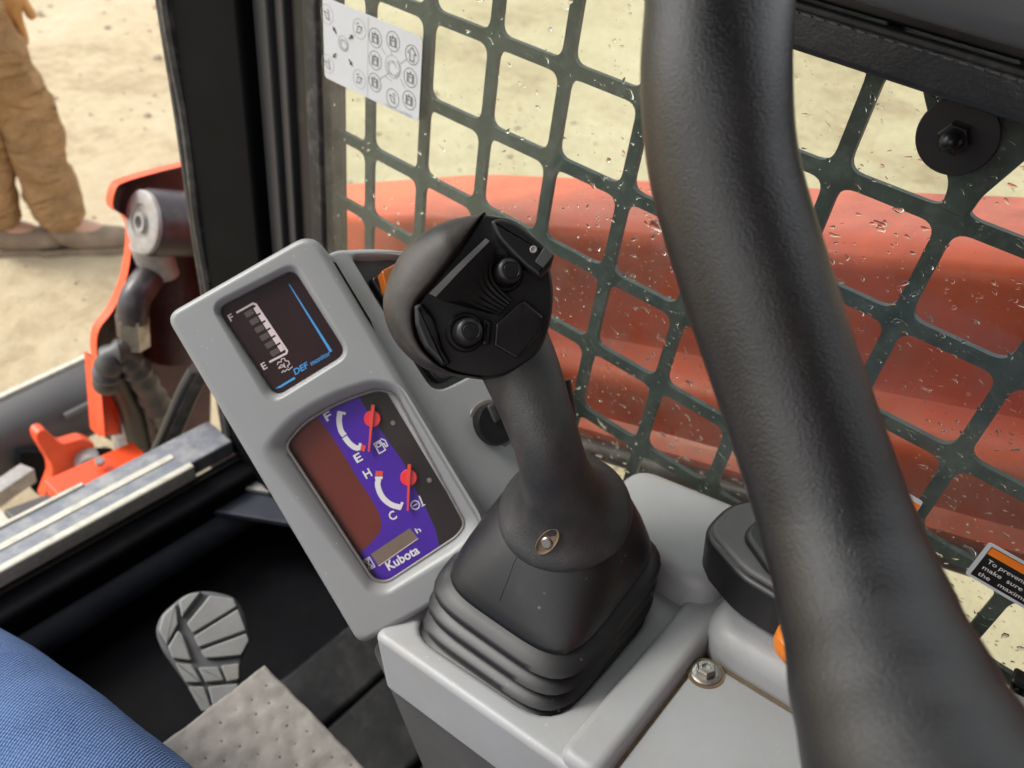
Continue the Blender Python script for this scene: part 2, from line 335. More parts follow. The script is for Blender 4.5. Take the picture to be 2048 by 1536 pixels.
def box(x0, x1, y0, y1, z0, z1, bev=0.0):
    bev = min(bev, abs(x1 - x0) * 0.49, abs(y1 - y0) * 0.49, abs(z1 - z0) * 0.49)
    bm = bmesh.new(); bmesh.ops.create_cube(bm, size=1)
    for v in bm.verts: v.co = Vector(((x0 + x1) / 2 + v.co.x * (x1 - x0), (y0 + y1) / 2 + v.co.y * (y1 - y0), (z0 + z1) / 2 + v.co.z * (z1 - z0)))
    if bev: bmesh.ops.bevel(bm, geom=list(bm.edges), offset=bev, segments=3, affect='EDGES', profile=0.5)
    bm.verts.index_update(); r = [v.co.copy() for v in bm.verts], [tuple(v.index for v in f.verts) for f in bm.faces]; bm.free(); return r
def xf(part, M): return [M @ Vector(v) for v in part[0]], part[1]
def beam(a, b, w, h, up=(0, 0, 1), bev=0.002):   # a bevelled bar from a to b
    a, b = Vector(a), Vector(b); t = (b - a); l = t.length; t.normalize(); s = t.cross(Vector(up)).normalized(); q = s.cross(t)
    v, f = box(0, l, -w / 2, w / 2, -h / 2, h / 2, bev); return [a + t * p[0] + s * p[1] + q * p[2] for p in v], f
def stroke(pts, w, mp, h=0.0, closed=False):     # flat printed line
    P = [Vector(p) for p in pts]; n = len(P); vs, fs = [], []
    for i in range(n):
        a = P[i] - P[i - 1] if (i or closed) else P[1] - P[0]; b = P[(i + 1) % n] - P[i] if (i < n - 1 or closed) else P[-1] - P[-2]
        na = Vector((-a.y, a.x)).normalized(); nb = Vector((-b.y, b.x)).normalized(); m = na + nb
        m = m.normalized() if m.length > 0.2 else na
        k = max(0.5, m.dot(na)); ww = w[i] if isinstance(w, (list, tuple)) else w
        for s in (1, -1): q = P[i] + m * (s * ww / 2 / k); vs.append(mp(q.x, q.y, h))
    for i in range(n if closed else n - 1):
        j = (i + 1) % n; fs.append((2 * i, 2 * i + 1, 2 * j + 1, 2 * j))
    return vs, fs
def flat(pts, mp, h=0.0): return [mp(x, y, h) for x, y in pts], [tuple(range(len(pts)))]
def ring(c, r, n=28, ax=(1, 0), ay=(0, 1)): return [(c[0] + r * (ax[0] * math.cos(t) + ay[0] * math.sin(t)), c[1] + r * (ax[1] * math.cos(t) + ay[1] * math.sin(t))) for t in (2 * math.pi * k / n for k in range(n))]
def words(txt, o, dx, dy, width, height, mp, h=0.0, bold=0.0, shear=0.0, space=1.0):
    """lettering laid flat: o lower left, dx along the line, dy up the letters (2-D unit vectors)"""
    cu = bpy.data.curves.new('t', 'FONT'); cu.body = txt; cu.offset = bold; cu.shear = shear; cu.space_character = space; cu.resolution_u = 3
    ob = bpy.data.objects.new('t', cu); me = bpy.data.meshes.new_from_object(ob); xs = [v.co.x for v in me.vertices]; ys = [v.co.y for v in me.vertices]
    x0, sx = min(xs), width / (max(xs) - min(xs)); y0 = 0; sy = height / 0.7
    r = [mp(o[0] + dx[0] * (v.co.x - x0) * sx + dy[0] * (v.co.y - y0) * sy, o[1] + dx[1] * (v.co.x - x0) * sx + dy[1] * (v.co.y - y0) * sy, h) for v in me.vertices], [tuple(p.vertices) for p in me.polygons]
    bpy.data.objects.remove(ob); bpy.data.meshes.remove(me); bpy.data.curves.remove(cu); return r
def skin(name, pts, edges, m, parent=None, loc=None, sub=2, extra=None, root=0):
    me = bpy.data.meshes.new(name); b = base_of(parent) if parent else Vector(loc or (0, 0, 0))
    me.from_pydata([tuple(Vector(p[:3]) - b) for p in pts], edges, []); me.materials.append(MATS[m])
    o = bpy.data.objects.new(name, me); C.objects.link(o)
    if parent: o.parent = parent
    else: o.location = b + Vector((0, 0, ZC)); BASE[o.name] = b
    md = o.modifiers.new('skin', 'SKIN'); md.use_smooth_shade = True
    if not me.skin_vertices: 
        o.data.skin_vertices if hasattr(o.data, 'skin_vertices') else None
    bm = bmesh.new(); bm.from_mesh(me); ly = bm.verts.layers.skin.verify()
    for i, v in enumerate(bm.verts): r = pts[i][3]; v[ly].radius = r if isinstance(r, tuple) else (r, r); v[ly].use_root = (i == root)
    bm.to_mesh(me); bm.free()
    s = o.modifiers.new('sub', 'SUBSURF'); s.levels = sub; s.render_levels = sub
    if extra:
        tx = bpy.data.textures.new(name, 'CLOUDS'); tx.noise_scale = extra[0]; tx.noise_depth = 3
        d = o.modifiers.new('folds', 'DISPLACE'); d.texture = tx; d.strength = extra[1]; d.mid_level = 0.5
    return o

# ================================================================== SETTING
GZ = -1.45
def gh(x, y): return GZ + 0.015 * math.sin(x * 2.1 + 0.7 * y) * math.sin(y * 1.7) + 0.008 * math.sin(5 * x + 2 * y)
cs = [-150, -60, -25, -12, -7] + [-5 + 0.25 * i for i in range(61)] + [12, 16, 25, 60, 150]
gv = [(x, y, gh(x, y) if abs(x) < 20 and abs(y) < 20 else GZ) for y in cs for x in cs]; n = len(cs)
tag(make('ground', gv, [(j * n + i, j * n + i + 1, (j + 1) * n + i + 1, (j + 1) * n + i) for j in range(n - 1) for i in range(n - 1)], 'dirt'), kind='structure')

gs = random.Random(11); gvs, gfs = [], []
for i in range(900):                 # loose stones
    if i < 600: x, y = gs.uniform(-0.2, 3.2), gs.uniform(1.3, 6.0)
    else: x, y = gs.uniform(0.9, 3.0), gs.uniform(-1.2, 1.4)
    r = min(0.03, 0.006 * math.exp(gs.gauss(0.2, 0.6))); o = len(gvs); k = 6; z = gh(x, y); a0 = gs.uniform(0, 6.28); sx = gs.uniform(0.7, 1.4)
    for rr_, hh_ in ((1.0, -0.3), (0.95, 0.35), (0.5, 0.8)):
        for q in range(k): t = a0 + 2 * math.pi * q / k; gvs.append((x + r * rr_ * sx * math.cos(t) * gs.uniform(0.8, 1.15), y + r * rr_ * math.sin(t) * gs.uniform(0.8, 1.15), z + r * hh_))
    for b in range(2):
        for q in range(k): q2 = (q + 1) % k; gfs.append((o + b * k + q, o + b * k + q2, o + (b + 1) * k + q2, o + (b + 1) * k + q))
    gfs.append(tuple(o + 2 * k + q for q in range(k)))
tag(make('gravel', gvs, gfs, 'stone', None, 40), 'loose pale stones scattered over the dirt outside', 'gravel', kind='stuff')

# ================================================================== CAB SHELL (unseen roof, rear and left sides, closed in to shade the inside)
cab = thing('cab_shell', 'black operator cab body with floor, sill and roof around the seat', 'cab', (0, 0.1, -0.97))
make('roof', *box(-0.50, 0.47, -0.62, 0.74, 0.43, 0.48, 0.01), 'post_black', cab)
make('rear_wall', *box(-0.46, 0.46, -0.66, -0.62, -0.95, 0.44, 0.01), 'post_black', cab)
make('side_wall', *box(-0.50, -0.46, -0.62, 0.74, -0.95, -0.34, 0.01), 'post_black', cab)
make('side_wall', *box(0.455, 0.49, -0.62, 0.74, -0.95, -0.60, 0.01), 'floor_black', cab)
make('rear_post', *box(-0.50, -0.45, -0.64, -0.58, -0.5, 0.62, 0.01), 'post_black', cab)
make('rear_post', *box(0.45, 0.50, -0.64, -0.58, -0.6, 0.62, 0.01), 'post_black', cab)
make('front_post', *box(-0.50, -0.44, 0.66, 0.74, -0.95, 0.62, 0.01), 'post_black', cab)
make('floor_plate', *box(-0.46, 0.455, -0.62, 0.80, -0.985, -0.945, 0.004), 'floor_black', cab)
make('heel_board', *box(-0.46, 0.455, 0.69, 0.73, -0.945, -0.83, 0.01), 'floor_black', cab)

# right front post: stepped vertical sections
post = thing('front_pillar', 'black stepped cab pillar with rubber edge seal beside the mesh window', 'pillar', (0.44, 0.65, -0.95))
make('inner_post', *box(0.42, 0.50, 0.634, 0.742, -0.86, 0.62, 0.006), 'post_black', post)
make('trim_strip', *box(0.434, 0.49, 0.612, 0.6335, -0.60, 0.62, 0.003), 'post_grey', post)
make('trim_strip', *box(0.4405, 0.49, 0.598, 0.6115, -0.60, 0.62, 0.0025), 'post_grey', post)
make('glass_channel', *box(0.447, 0.49, 0.575, 0.5975, -0.60, 0.62, 0.003), 'black_plastic', post)
zs = [-0.83 + 0.02 * i for i in range(70)]
make('edge_seal', *tube([(0.424 + 0.0012 * math.sin(z * 31), 0.748 + 0.0015 * math.sin(z * 23 + 1), z) for z in zs], 0.0085, 10), 'seal_rubber', post)
make('edge_seal', *tube([(0.428, 0.764 + 0.001 * math.sin(z * 27 + 2), z) for z in zs], 0.008, 10), 'seal_rubber', post)
make('window_gasket', *box(0.4405, 0.470, 0.5545, 0.5745, -0.60, 0.60, 0.004), 'seal_rubber', post)

# threshold at the front door
sill = thing('door_sill', 'worn grey metal door sill with scuffed pale edges across the footwell', 'door sill', (0.15, 0.76, -0.83))
def sz(x): return -0.795
make('sill_plate', *box(-0.44, 0.418, 0.735, 0.792, -0.825, -0.800, 0.003), 'sill_metal', sill)
make('inner_lip', *box(-0.44, 0.355, 0.726, 0.7375, -0.822, -0.7975, 0.003), 'sill_bright', sill)
make('tread_strip', *box(-0.44, 0.345, 0.757, 0.767, -0.802, -0.7985, 0.001), 'sill_bright', sill)
make('outer_lip', *box(-0.44, 0.24, 0.7880, 0.7950, -0.822, -0.7975, 0.002), 'sill_bright', sill)
make('inner_face', *box(-0.44, 0.43, 0.722, 0.7345, -0.872, -0.8255, 0.003), 'black_plastic', sill)
make('lower_roll', *tube([(-0.44, 0.70, -0.895), (0.43, 0.70, -0.895)], 0.03, 20), 'floor_blue_black', sill)
make('corner_plate', *slab(rpoly([(290, 1036), (450, 945), (560, 960), (700, 1020), (660, 1060), (430, 1022)], 10), lambda x, y, h: onZ(x, y, -0.855) + Vector((0, 0, h)), 0, -0.008, 0.002, 1600), 'floor_blue_black', sill)
make('corner_dirt', *slab(rpoly([(415, 925), (470, 900), (520, 960), (545, 985), (450, 968)], 10), lambda x, y, h: onZ(x, y, -0.846) + Vector((0, 0, h)), 0, -0.006, 0.001, 1600), 'worn_steel', sill)

# ================================================================== SIDE WINDOW
win = thing('side_window', 'rain-spotted side window with square steel mesh guard right of the controls', 'window', (0.45, 0.1, -0.60))
make('glass_pane', *box(0.4440, 0.4480, -0.45, 0.556, -0.62, -0.08), 'window_glass', win)
def guard():
    p, q, hole, rad, x0, x1 = 0.0654, 0.0662, 0.0270, 0.0095, 0.460, 0.4645
    vs, fs = [], []; Y0, Z0 = 0.0541, -0.1756
    for i in range(-8, 8):
        for k in range(-1, 7):
            y0 = Y0 + i * p; z1 = Z0 - (k - 1) * q - q; z1 = Z0 - k * q + q
            z0 = z1 - q; y1 = y0 + p; cy, cz = (y0 + y1) / 2, (z0 + z1) / 2
            hy, hz = p / 2 - 0.0047, q / 2 - 0.0047
            inner = rpoly([(cy - hy, cz - hz), (cy + hy, cz - hz), (cy + hy, cz + hz), (cy - hy, cz + hz)], rad, 5)
            m = len(inner); per = m // 4; outer = []
            for c, (oy, oz) in enumerate([(y0, z0), (y1, z0), (y1, z1), (y0, z1)]): outer += [(oy, oz)] * per
            for x, flip in ((x0, 0), (x1, 1)):
                o = len(vs); vs += [(x, a, b) for a, b in inner]; vs += [(x, y0, z0), (x, y1, z0), (x, y1, z1), (x, y0, z1)]
                for j in range(m):
                    j2 = (j + 1) % m; c1, c2 = j // per, j2 // per
                    fs.append((o + j, o + j2, o + m + c1) if c1 == c2 else (o + j, o + j2, o + m + c2, o + m + c1))
                if not flip: front = o
            for j in range(m): j2 = (j + 1) % m; fs.append((front + j, front + j2, o + j2, o + j))
    return vs, fs
make('mesh_guard', *guard(), 'guard_paint', win, 40)
# wide tab of the guard that carries the fixing, from the rail down to the first crossing
tab = make('guard_tab', *slab(rpoly([(0.112, -0.095), (0.020, -0.095), (0.046, -0.160), (0.047, -0.172), (0.061, -0.172), (0.0625, -0.158), (0.088, -0.128)], 0.005), lambda y, z, h: Vector((0.4592 - h, y, z)), 0.0, -0.006, 0.001), 'guard_paint', win)
# rail and trim above the pane
make('top_rail', *box(0.424, 0.470, -0.45, 0.556, -0.1115, -0.0905, 0.004), 'leatherette', win)
make('rail_seam', *box(0.4228, 0.430, -0.45, 0.556, -0.0925, -0.0890, 0.0012), 'seal_rubber', win)
st = []
for i in range(70): st.append(box(0.4222, 0.4232, -0.2 + i * 0.007, -0.2 + i * 0.007 + 0.0042, -0.0938, -0.0930))
make('stitching', *merge(*st), 'thread_grey', win)['kind'] = 'stuff'
make('upper_gap', *box(0.432, 0.470, -0.45, 0.556, -0.0885, -0.0815, 0.002), 'black_plastic', win)
make('upper_frame', *box(0.405, 0.470, -0.45, 0.556, -0.081, -0.03, 0.012), 'trim_grey', win)
wc = onX(1918, 270, 0.4445); ax = Vector((-1, 0, 0))
fx = make('fixing_washer', *lathe([(0.0192, 0), (0.0192, 0.0032), (0.0186, 0.0038), (0.0075, 0.0038)], wc, ax, 48), 'black_plastic', win)
make('fixing_nut', *lathe([(0.0082, 0.0036), (0.0082, 0.0085), (0.0070, 0.0100), (0.0058, 0.0100)], wc, ax, 6), 'glossy_black', fx, 30)
make('dome_cap', *lathe([(0.0056, 0.0095), (0.0054, 0.0135), (0.0046, 0.0165), (0.003, 0.0185), (0.0008, 0.0192)], wc, ax, 24), 'glossy_black', fx)
# raindrops and streaks on the outside of the pane
rv, rf = [], []
def drop(y, z, ry, rz, tilt, hgt):
    o = len(rv); ns = 9; ca, sa = math.cos(tilt), math.sin(tilt); x = 0.4481
    for k, (s, hh) in enumerate(((1, 0), (0.82, 0.62), (0.45, 0.92))):
        for i in range(ns):
            t = 2 * math.pi * i / ns; wob = 1 + 0.22 * math.sin(3 * t + y * 900); a, b = ry * s * wob * math.cos(t), rz * s * wob * math.sin(t)
            rv.append((x + hgt * hh, y + a * ca - b * sa, z + a * sa + b * ca))
    rv.append((x + hgt, y, z))
    for k in range(2):
        for i in range(ns): j = (i + 1) % ns; rf.append((o + k * ns + i, o + k * ns + j, o + (k + 1) * ns + j, o + (k + 1) * ns + i))
    for i in range(ns): rf.append((o + 2 * ns + i, o + 2 * ns + (i + 1) % ns, o + 3 * ns))
rnd = random.Random(3)
for i in range(9000):
    y = rnd.uniform(-0.16, 0.55); z = rnd.uniform(-0.60, -0.115)
    if rnd.random() > (0.22 if y > 0.28 else (0.6 if z > -0.2 else 1.0)): continue
    r = min(0.0030, 0.00042 * math.exp(rnd.gauss(0, 0.6))); tl = rnd.choice((0.5, -0.7, 0.1)) + rnd.gauss(0, 0.35); el = rnd.uniform(1, 2.6)
    drop(y, z, r * el, r, tl, r * 0.55)
for i in range(120):
    y = rnd.uniform(-0.14, 0.52); z = rnd.uniform(-0.5, -0.13); r = rnd.uniform(0.0009, 0.0017)
    drop(y, z, r * rnd.uniform(1.2, 3.2), r * rnd.uniform(0.6, 1.1), rnd.uniform(-0.8, 0.8), r * 0.6)
d = make('water_droplets', rv, rf, 'water_drop', win, 80); d['kind'] = 'stuff'

# --- decals on the inside of the pane
def glassmap(X): return lambda y, z, h=0.0: Vector((X - h, y, z))
g1 = glassmap(0.4432)
dec = make('control_decal', *slab(rpoly([(0.549, -0.1868), (0.4352, -0.1868), (0.4352, -0.2515), (0.549, -0.2515)], 0.004), g1, 0, -0.0006), 'decal_white', win, 0)
dec['label'] = 'white sticker of lever movement diagrams at the top of the mesh window'
def z2(X, Y): p = onX(620 + X * 0.1693, Y * 0.1693, 0.4425); return (p.y, p.z)
H1 = 0.0003; ink, soft = [], []
def circ(c, r, w): return stroke(ring(z2(*c), r), w, g1, H1, True)
def loc(c, dy, dz): q = z2(*c); return (q[0] - dy, q[1] + dz)     # dy to the right as seen from the seat
for c in ((195, 170), (575, 340), (205, 755), (575, 935)): soft.append(circ(c, 0.0075, 0.00035))
for c in ((765, 450), (975, 490), (1200, 650), (765, 715), (1180, 920), (760, 975), (970, 1160), (1165, 1185)): ink.append(circ(c, 0.0072, 0.00038))
for a, b in (((305, 400), (265, 310)), ((455, 460), (505, 415)), ((305, 630), (268, 682)), ((455, 700), (495, 780))):
    A, B = Vector(z2(*a)), Vector(z2(*b)); dd = B - A; ink.append(stroke([A, A + dd * 0.55], 0.0011, g1, H1 * 2)); pn = Vector((-dd.y, dd.x)).normalized() * 0.0019
    ink.append(flat([A + dd * 0.5 + pn, B, A + dd * 0.5 - pn], g1, H1 * 2))
for c, s in (((195, 170), 1), ((575, 340), -1), ((205, 755), 1), ((575, 935), -1), ((970, 1160), 1)):      # bucket outlines with a small arrow
    ink.append(stroke([loc(c, -0.0035 * s, 0.002), loc(c, -0.001 * s, -0.003), loc(c, 0.003 * s, -0.0035), loc(c, 0.0015 * s, 0.0015), loc(c, -0.0035 * s, 0.002)], 0.00055, g1, H1 * 2))
    ink.append(stroke([loc(c, 0.0005 * s, 0.0045), loc(c, 0.003 * s, 0.0025)], 0.0006, g1, H1 * 2))
for c in ((765, 450), (975, 490), (765, 715), (1180, 920), (760, 975), (1165, 1185)):      # little machines
    ink.append(stroke([loc(c, -0.0022, -0.0035), loc(c, 0.0022, -0.0035), loc(c, 0.0022, 0.003), loc(c, -0.0022, 0.003)], 0.0005, g1, H1 * 2, True))
    ink.append(stroke([loc(c, -0.0032, 0.0036), loc(c, -0.0032, -0.004)], 0.0007, g1, H1 * 2)); ink.append(stroke([loc(c, 0.0032, 0.0036), loc(c, 0.0032, -0.004)], 0.0007, g1, H1 * 2))
    ink.append(stroke([loc(c, -0.0018, 0.0005), loc(c, 0.0018, 0.0005)], 0.0005, g1, H1 * 2)); ink.append(stroke([loc(c, 0, 0.002), loc(c, 0, 0.005)], 0.0006, g1, H1 * 2))
c = (1200, 650); ink.append(stroke([loc(c, -0.0045, 0.001), loc(c, 0, 0.0055), loc(c, 0.0045, 0.001), loc(c, 0.0022, 0.001), loc(c, 0.0022, -0.0045), loc(c, -0.0022, -0.0045), loc(c, -0.0022, 0.001)], 0.0006, g1, H1 * 2, True))
for c, r in (((385, 515), 0.0065), ((970, 790), 0.0095)):     # curled lever symbols
    soft.append(circ(c, r * 0.9, 0.0004))
    for k in range(5): t = k * 1.256; soft.append(stroke([loc(c, r * 0.85 * math.cos(t + u) * (0.5 + 0.12 * k), r * 0.85 * math.sin(t + u) * (0.5 + 0.1 * k)) for u in (0, 0.5, 1.0, 1.6, 2.2)], 0.0005, g1, H1 * 2))
for a, b in (((830, 560), (890, 650)), ((1060, 750), (1125, 705)), ((815, 935), (930, 860)), ((1060, 930), (1120, 1050)), ((880, 900), (960, 960)), ((950, 600), (960, 650))): soft.append(stroke([z2(*a), z2(*b)], 0.0005, g1, H1))
soft.append(stroke([z2(680, 205), z2(672, 1185)], 0.00035, g1, H1))
make('diagram_print', *merge(*ink), 'decal_ink', dec, 0); make('diagram_lines', *merge(*soft), 'decal_grey_ink', dec, 0)
a = Vector(z2(870, 1255)); b = Vector(z2(1195, 1410)); make('part_number', *words('V0511-67999', (a.x, -0.2505), (-1, 0), (0, 1), a.x - b.x, 0.0022, g1, H1 * 2), 'decal_grey_ink', dec, 0)

w1 = make('warning_decal', *slab(rpoly([(-0.0500, -0.3375), (-0.125, -0.3375), (-0.125, -0.3678), (-0.0500, -0.3678)], 0.0025), g1, 0, -0.0006), 'decal_white', win, 0)
w1['label'] = 'black and orange notice with a white border at the lower right of the window'
make('orange_band', *flat([(-0.0530, -0.3398), (-0.123, -0.3398), (-0.123, -0.3455), (-0.0530, -0.3455)], g1, H1), 'decal_orange', w1, 0)
make('black_field', *flat([(-0.0525, -0.3393), (-0.1235, -0.3393), (-0.1235, -0.3655), (-0.0525, -0.3655)], g1, H1 * 0.5), 'decal_black', w1, 0)
lines = []
for t, y0, z, wdt in (('To prevent d', -0.0555, -0.3515, 0.0255), ('make  sure', -0.0555, -0.3572, 0.0230), ('the   maximum', -0.0555, -0.3629, 0.0325)):
    lines.append(words(t, (y0, z), (-1, 0), (0, 1), wdt, 0.0033, g1, H1 * 1.6))
make('notice_text', *merge(*lines), 'print_white', w1, 0)
w2 = make('caution_decal', *slab(rpoly([(0.050, -0.3355), (-0.0095, -0.3355), (-0.0095, -0.3560), (0.050, -0.3560)], 0.002), g1, 0, -0.0006), 'decal_white', win, 0)
w2['label'] = 'orange caution sticker on the window mostly hidden by the grab bar'
make('orange_field', *flat([(0.048, -0.3385), (-0.0090, -0.3385), (-0.0090, -0.3530), (0.048, -0.3530)], g1, H1 * 0.5), 'decal_orange', w2, 0)
make('caution_text', *words('CAUTION', (0.040, -0.3495), (-1, 0), (0, 1), 0.046, 0.0075, g1, H1, bold=0.02), 'decal_ink', w2, 0)
lt = thing('window_latch', 'small black ribbed window latch at the right edge below the notice', 'latch', onX(2040, 1370, 0.443))
p = onX(2032, 1350, 0.4432)
make('latch_body', *slab(rpoly([(p.y + 0.004, p.z + 0.006), (p.y - 0.03, p.z + 0.006), (p.y - 0.03, p.z - 0.016), (p.y - 0.004, p.z - 0.014)], 0.004), g1, 0.012, 0.0, 0.003), 'black_plastic', lt)
for k in range(3): make('grip_rib', *box(0.4295, 0.4318, p.y - 0.004 - k * 0.005, p.y - 0.0015 - k * 0.005, p.z - 0.009, p.z + 0.003, 0.0006), 'black_plastic', lt)

# ================================================================== LOADER ARM OUTSIDE THE WINDOW
arm = thing('loader_arm', 'wet red loader arm sloping down past the side window', 'loader arm', (0.66, 0.3, -1.0))
def armpt(y, dx, dz):                # arm drops towards the front
    top = -0.272 - 0.36 * (y - 0.12) - (0.10 * max(0, y - 0.62)); return Vector((0.60 + dx, y, top + dz * 0.87))
prof = [(0.15, -0.002), (0.05, 0.0), (0.030, -0.001), (0.018, -0.004), (0.009, -0.009), (0.004, -0.016), (0.001, -0.028), (0.004, -0.10), (0.008, -0.142), (0.006, -0.152), (-0.002, -0.158), (-0.014, -0.164), (-0.024, -0.171), (-0.030, -0.181), (-0.031, -0.195), (-0.024, -0.235), (-0.020, -0.248), (-0.026, -0.254), (-0.032, -0.263), (-0.030, -0.278), (-0.010, -0.304), (0.060, -0.320), (0.150, -0.322)]
ys = [-0.6 + 0.05 * i for i in range(34)]
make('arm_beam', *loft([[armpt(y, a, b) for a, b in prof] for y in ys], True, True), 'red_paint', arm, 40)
make('hydraulic_pipe', *tube([armpt(y, -0.034, -0.288) for y in ys], 0.011, 12), 'maroon_primer_and_shade', arm)

# front end of the arm with the tilt cylinder, seen past the pillar
Yb = 1.08
ymap = lambda Y: (lambda x, y, h=0.0: onY(x, y, Y) + Vector((0, -h, 0)))
brk = thing('arm_end_bracket', 'bright red folded bracket at the front of the loader arm holding the cylinder', 'bracket', onY(230, 870, Yb))
outl = spline([(366, 322), (300, 338), (236, 357), (218, 372), (213, 408), (240, 428), (251, 462), (241, 545), (215, 610), (186, 650), (180, 690), (188, 760), (197, 868)], 4)
outl = [(p[0], p[1]) for p in outl]
mpb = ymap(Yb)
strip = []
inn = [(x + 13, y + 7) for x, y in outl]
L0 = [ymap(Yb - 0.045)(x, y) for x, y in outl]; L1 = [ymap(Yb - 0.068)(x, y) for x, y in inn]; mpk = ymap(Yb + 0.06); L2 = [mpk(x + 14, y + 8) for x, y in inn]; L3 = [mpk(x + 12, y + 7) for x, y in outl]
Lm = [ymap(Yb - 0.03)(x + 2, y + 1) for x, y in inn]; Lo = [ymap(Yb - 0.03)(x + 3, y + 2) for x, y in outl]
make('edge_flange', *loft([L0, L1, Lm, Lo, L0], closed=False), 'red_edge', brk, 30)
make('inner_wall', *loft([[ymap(Yb - 0.0295)(x + 2, y + 1) for x, y in inn], L2, L3, [ymap(Yb - 0.0295)(x + 4, y + 3) for x, y in outl]], closed=False), 'maroon_primer_and_shade', brk, 30)  # inside of the red bracket: its dirt and shade put into the maroon colour
make('back_plate', *slab([(x + 10, y + 6) for x, y in outl] + [(245, 868), (240, 780), (300, 900), (420, 900), (430, 330)], ymap(Yb + 0.062), 0.0, -0.012), 'maroon_primer_and_shade', brk, 0)  # dark maroon carries the shade at the back of the red bracket
make('side_tongue', *slab([(188, 720), (236, 740), (241, 868), (199, 874)], ymap(Yb - 0.02), 0.0, -0.03, 0.003, 1600 / 1.1), 'red_edge', brk)

cyl = thing('tilt_cylinder', 'dark hydraulic cylinder with silver pin end inside the red bracket', 'cylinder', onY(300, 600, Yb))
pc_ = onY(292, 445, Yb - 0.10); axc = (c2w(Vector((-0.62, 0.12, -0.78)))).normalized()
make('pin_housing', *lathe([(0.047, -0.17), (0.047, -0.004), (0.045, 0.0)], pc_, axc, 36), 'cylinder_grey', cyl)
make('pin_end', *lathe([(0.044, -0.001), (0.044, 0.006), (0.041, 0.008), (0.026, 0.008), (0.024, 0.005), (0.015, 0.005), (0.014, 0.011), (0.009, 0.011), (0.008, 0.002)], pc_, axc, 36), 'worn_steel', cyl)
make('barrel', *tube([onY(340, 470, Yb + 0.005), onY(345, 700, Yb + 0.005)], 0.05, 24), 'maroon_primer_and_shade', cyl)
make('collar', *tube([onY(300, 490, Yb - 0.085), onY(318, 545, Yb - 0.08)], 0.030, 18, ratio=0.7), 'worn_steel', cyl)
make('elbow', *tube(spline([onY(318, 530, Yb - 0.07), onY(290, 566, Yb - 0.09), onY(270, 600, Yb - 0.10), onY(264, 640, Yb - 0.10)], 5), 0.022, 16), 'cylinder_grey', cyl)
el = tube([onY(264, 632, Yb - 0.10), onY(268, 690, Yb - 0.10)], 0.023, 6); make('fitting_nut', *el, 'steel', cyl, 30)
hs_ = thing('hydraulic_hose', 'grey sleeved hydraulic hose curling down from the cylinder fitting', 'hose', onY(330, 900, Yb - 0.05))
hp = spline([onY(214, 770, Yb - 0.07), onY(219, 730, Yb - 0.09), onY(240, 706, Yb - 0.10), onY(278, 745, Yb - 0.10), onY(308, 800, Yb - 0.09), onY(335, 850, Yb - 0.07), onY(350, 930, Yb - 0.05)], 8)
make('sleeve', *tube(hp, [0.020 + 0.0022 * math.sin(i * 1.7) + 0.0015 * math.sin(i * 3.9) for i in range(len(hp))], 16), 'post_grey', hs_)
make('inner_hose', *tube(spline([onY(226, 740, Yb - 0.08), onY(262, 815, Yb - 0.05), onY(285, 900, Yb - 0.02)], 6), 0.02, 14), 'black_rubber', hs_)
cs_ = thing('door_seal', 'black moulded rubber seal strip running down to the door sill corner', 'seal strip', onY(320, 915, 0.86))
mps = spline([onY(405, 735, 0.80), onY(380, 780, 0.82), onY(350, 850, 0.84), onY(318, 920, 0.86)], 5)
make('seal_strip', *tube(mps, 0.014, 10), 'seal_rubber', cs_); make('seal_lip', *tube([p + Vector((-0.014, 0, 0.004)) for p in mps], 0.006, 8), 'post_grey', cs_)

# attachment coupler ahead of the sill
Yc = 1.22
tb = thing('coupler_tube', 'round dark grey coupler tube with a painted highlight along its top lying beyond the sill', 'tube', onY(60, 900, 1.45))
A, B = onY(-160, 965, 1.45), onY(330, 720, 1.45)
make('tube_body', *tube([A, B], 0.075, 28), 'post_grey', tb); make('top_highlight_strip', *beam(A + Vector((0, 0.045, 0.062)), B + Vector((0, 0.045, 0.062)), 0.012, 0.02), 'sill_bright', tb)  # pale strip paints the highlight along the top of the tube
make('groove_rib', *tube([A.lerp(B, 0.5) + Vector((0, -0.066, 0.042)), A.lerp(B, 0.93) + Vector((0, -0.066, 0.042))], 0.008, 8), 'panel_dark_grey', tb)
lv = thing('latch_lever', 'red forked latch lever with brown pivot pins beyond the door sill', 'latch lever', onY(150, 985, Yc))
lo = rpoly([(66, 862), (84, 852), (118, 885), (160, 872), (186, 882), (182, 905), (150, 925), (168, 950), (160, 985), (80, 995), (100, 945), (98, 925), (70, 880)], 9, 4)
make('lever_plate', *slab(lo, ymap(Yc), 0.010, -0.014, 0.003, 1600 / 1.5), 'red_edge', lv)
for px, py, r in ((172, 915, 0.022), (132, 965, 0.018)):
    make('pivot_pin', *lathe([(r, -0.01), (r, 0.03), (r * 0.9, 0.034), (r * 0.55, 0.034), (r * 0.5, 0.042), (r * 0.25, 0.042), (r * 0.22, 0.034)], onY(px, py, Yc - 0.01), (-0.25, -0.95, 0.15), 24), 'worn_steel', lv)
rb = thing('red_cross_bar', 'flat bright red bar lying just outside the worn sill', 'bar', onY(200, 960, 0.98))
make('bar_body', *beam(onY(108, 992, 0.98), onY(284, 912, 0.98), 0.05, 0.03), 'red_edge', rb)
make('bolt_head', *lathe([(0.008, 0), (0.008, 0.005), (0.007, 0.007)], onY(203, 936, 0.98) + Vector((0, 0, 0.012)), (0, -0.3, 1), 6), 'steel', rb)
cp = thing('coupler_plate', 'dark coupler frame and grey links in the lower left beyond the sill', 'coupler', onY(60, 1010, 1.2))
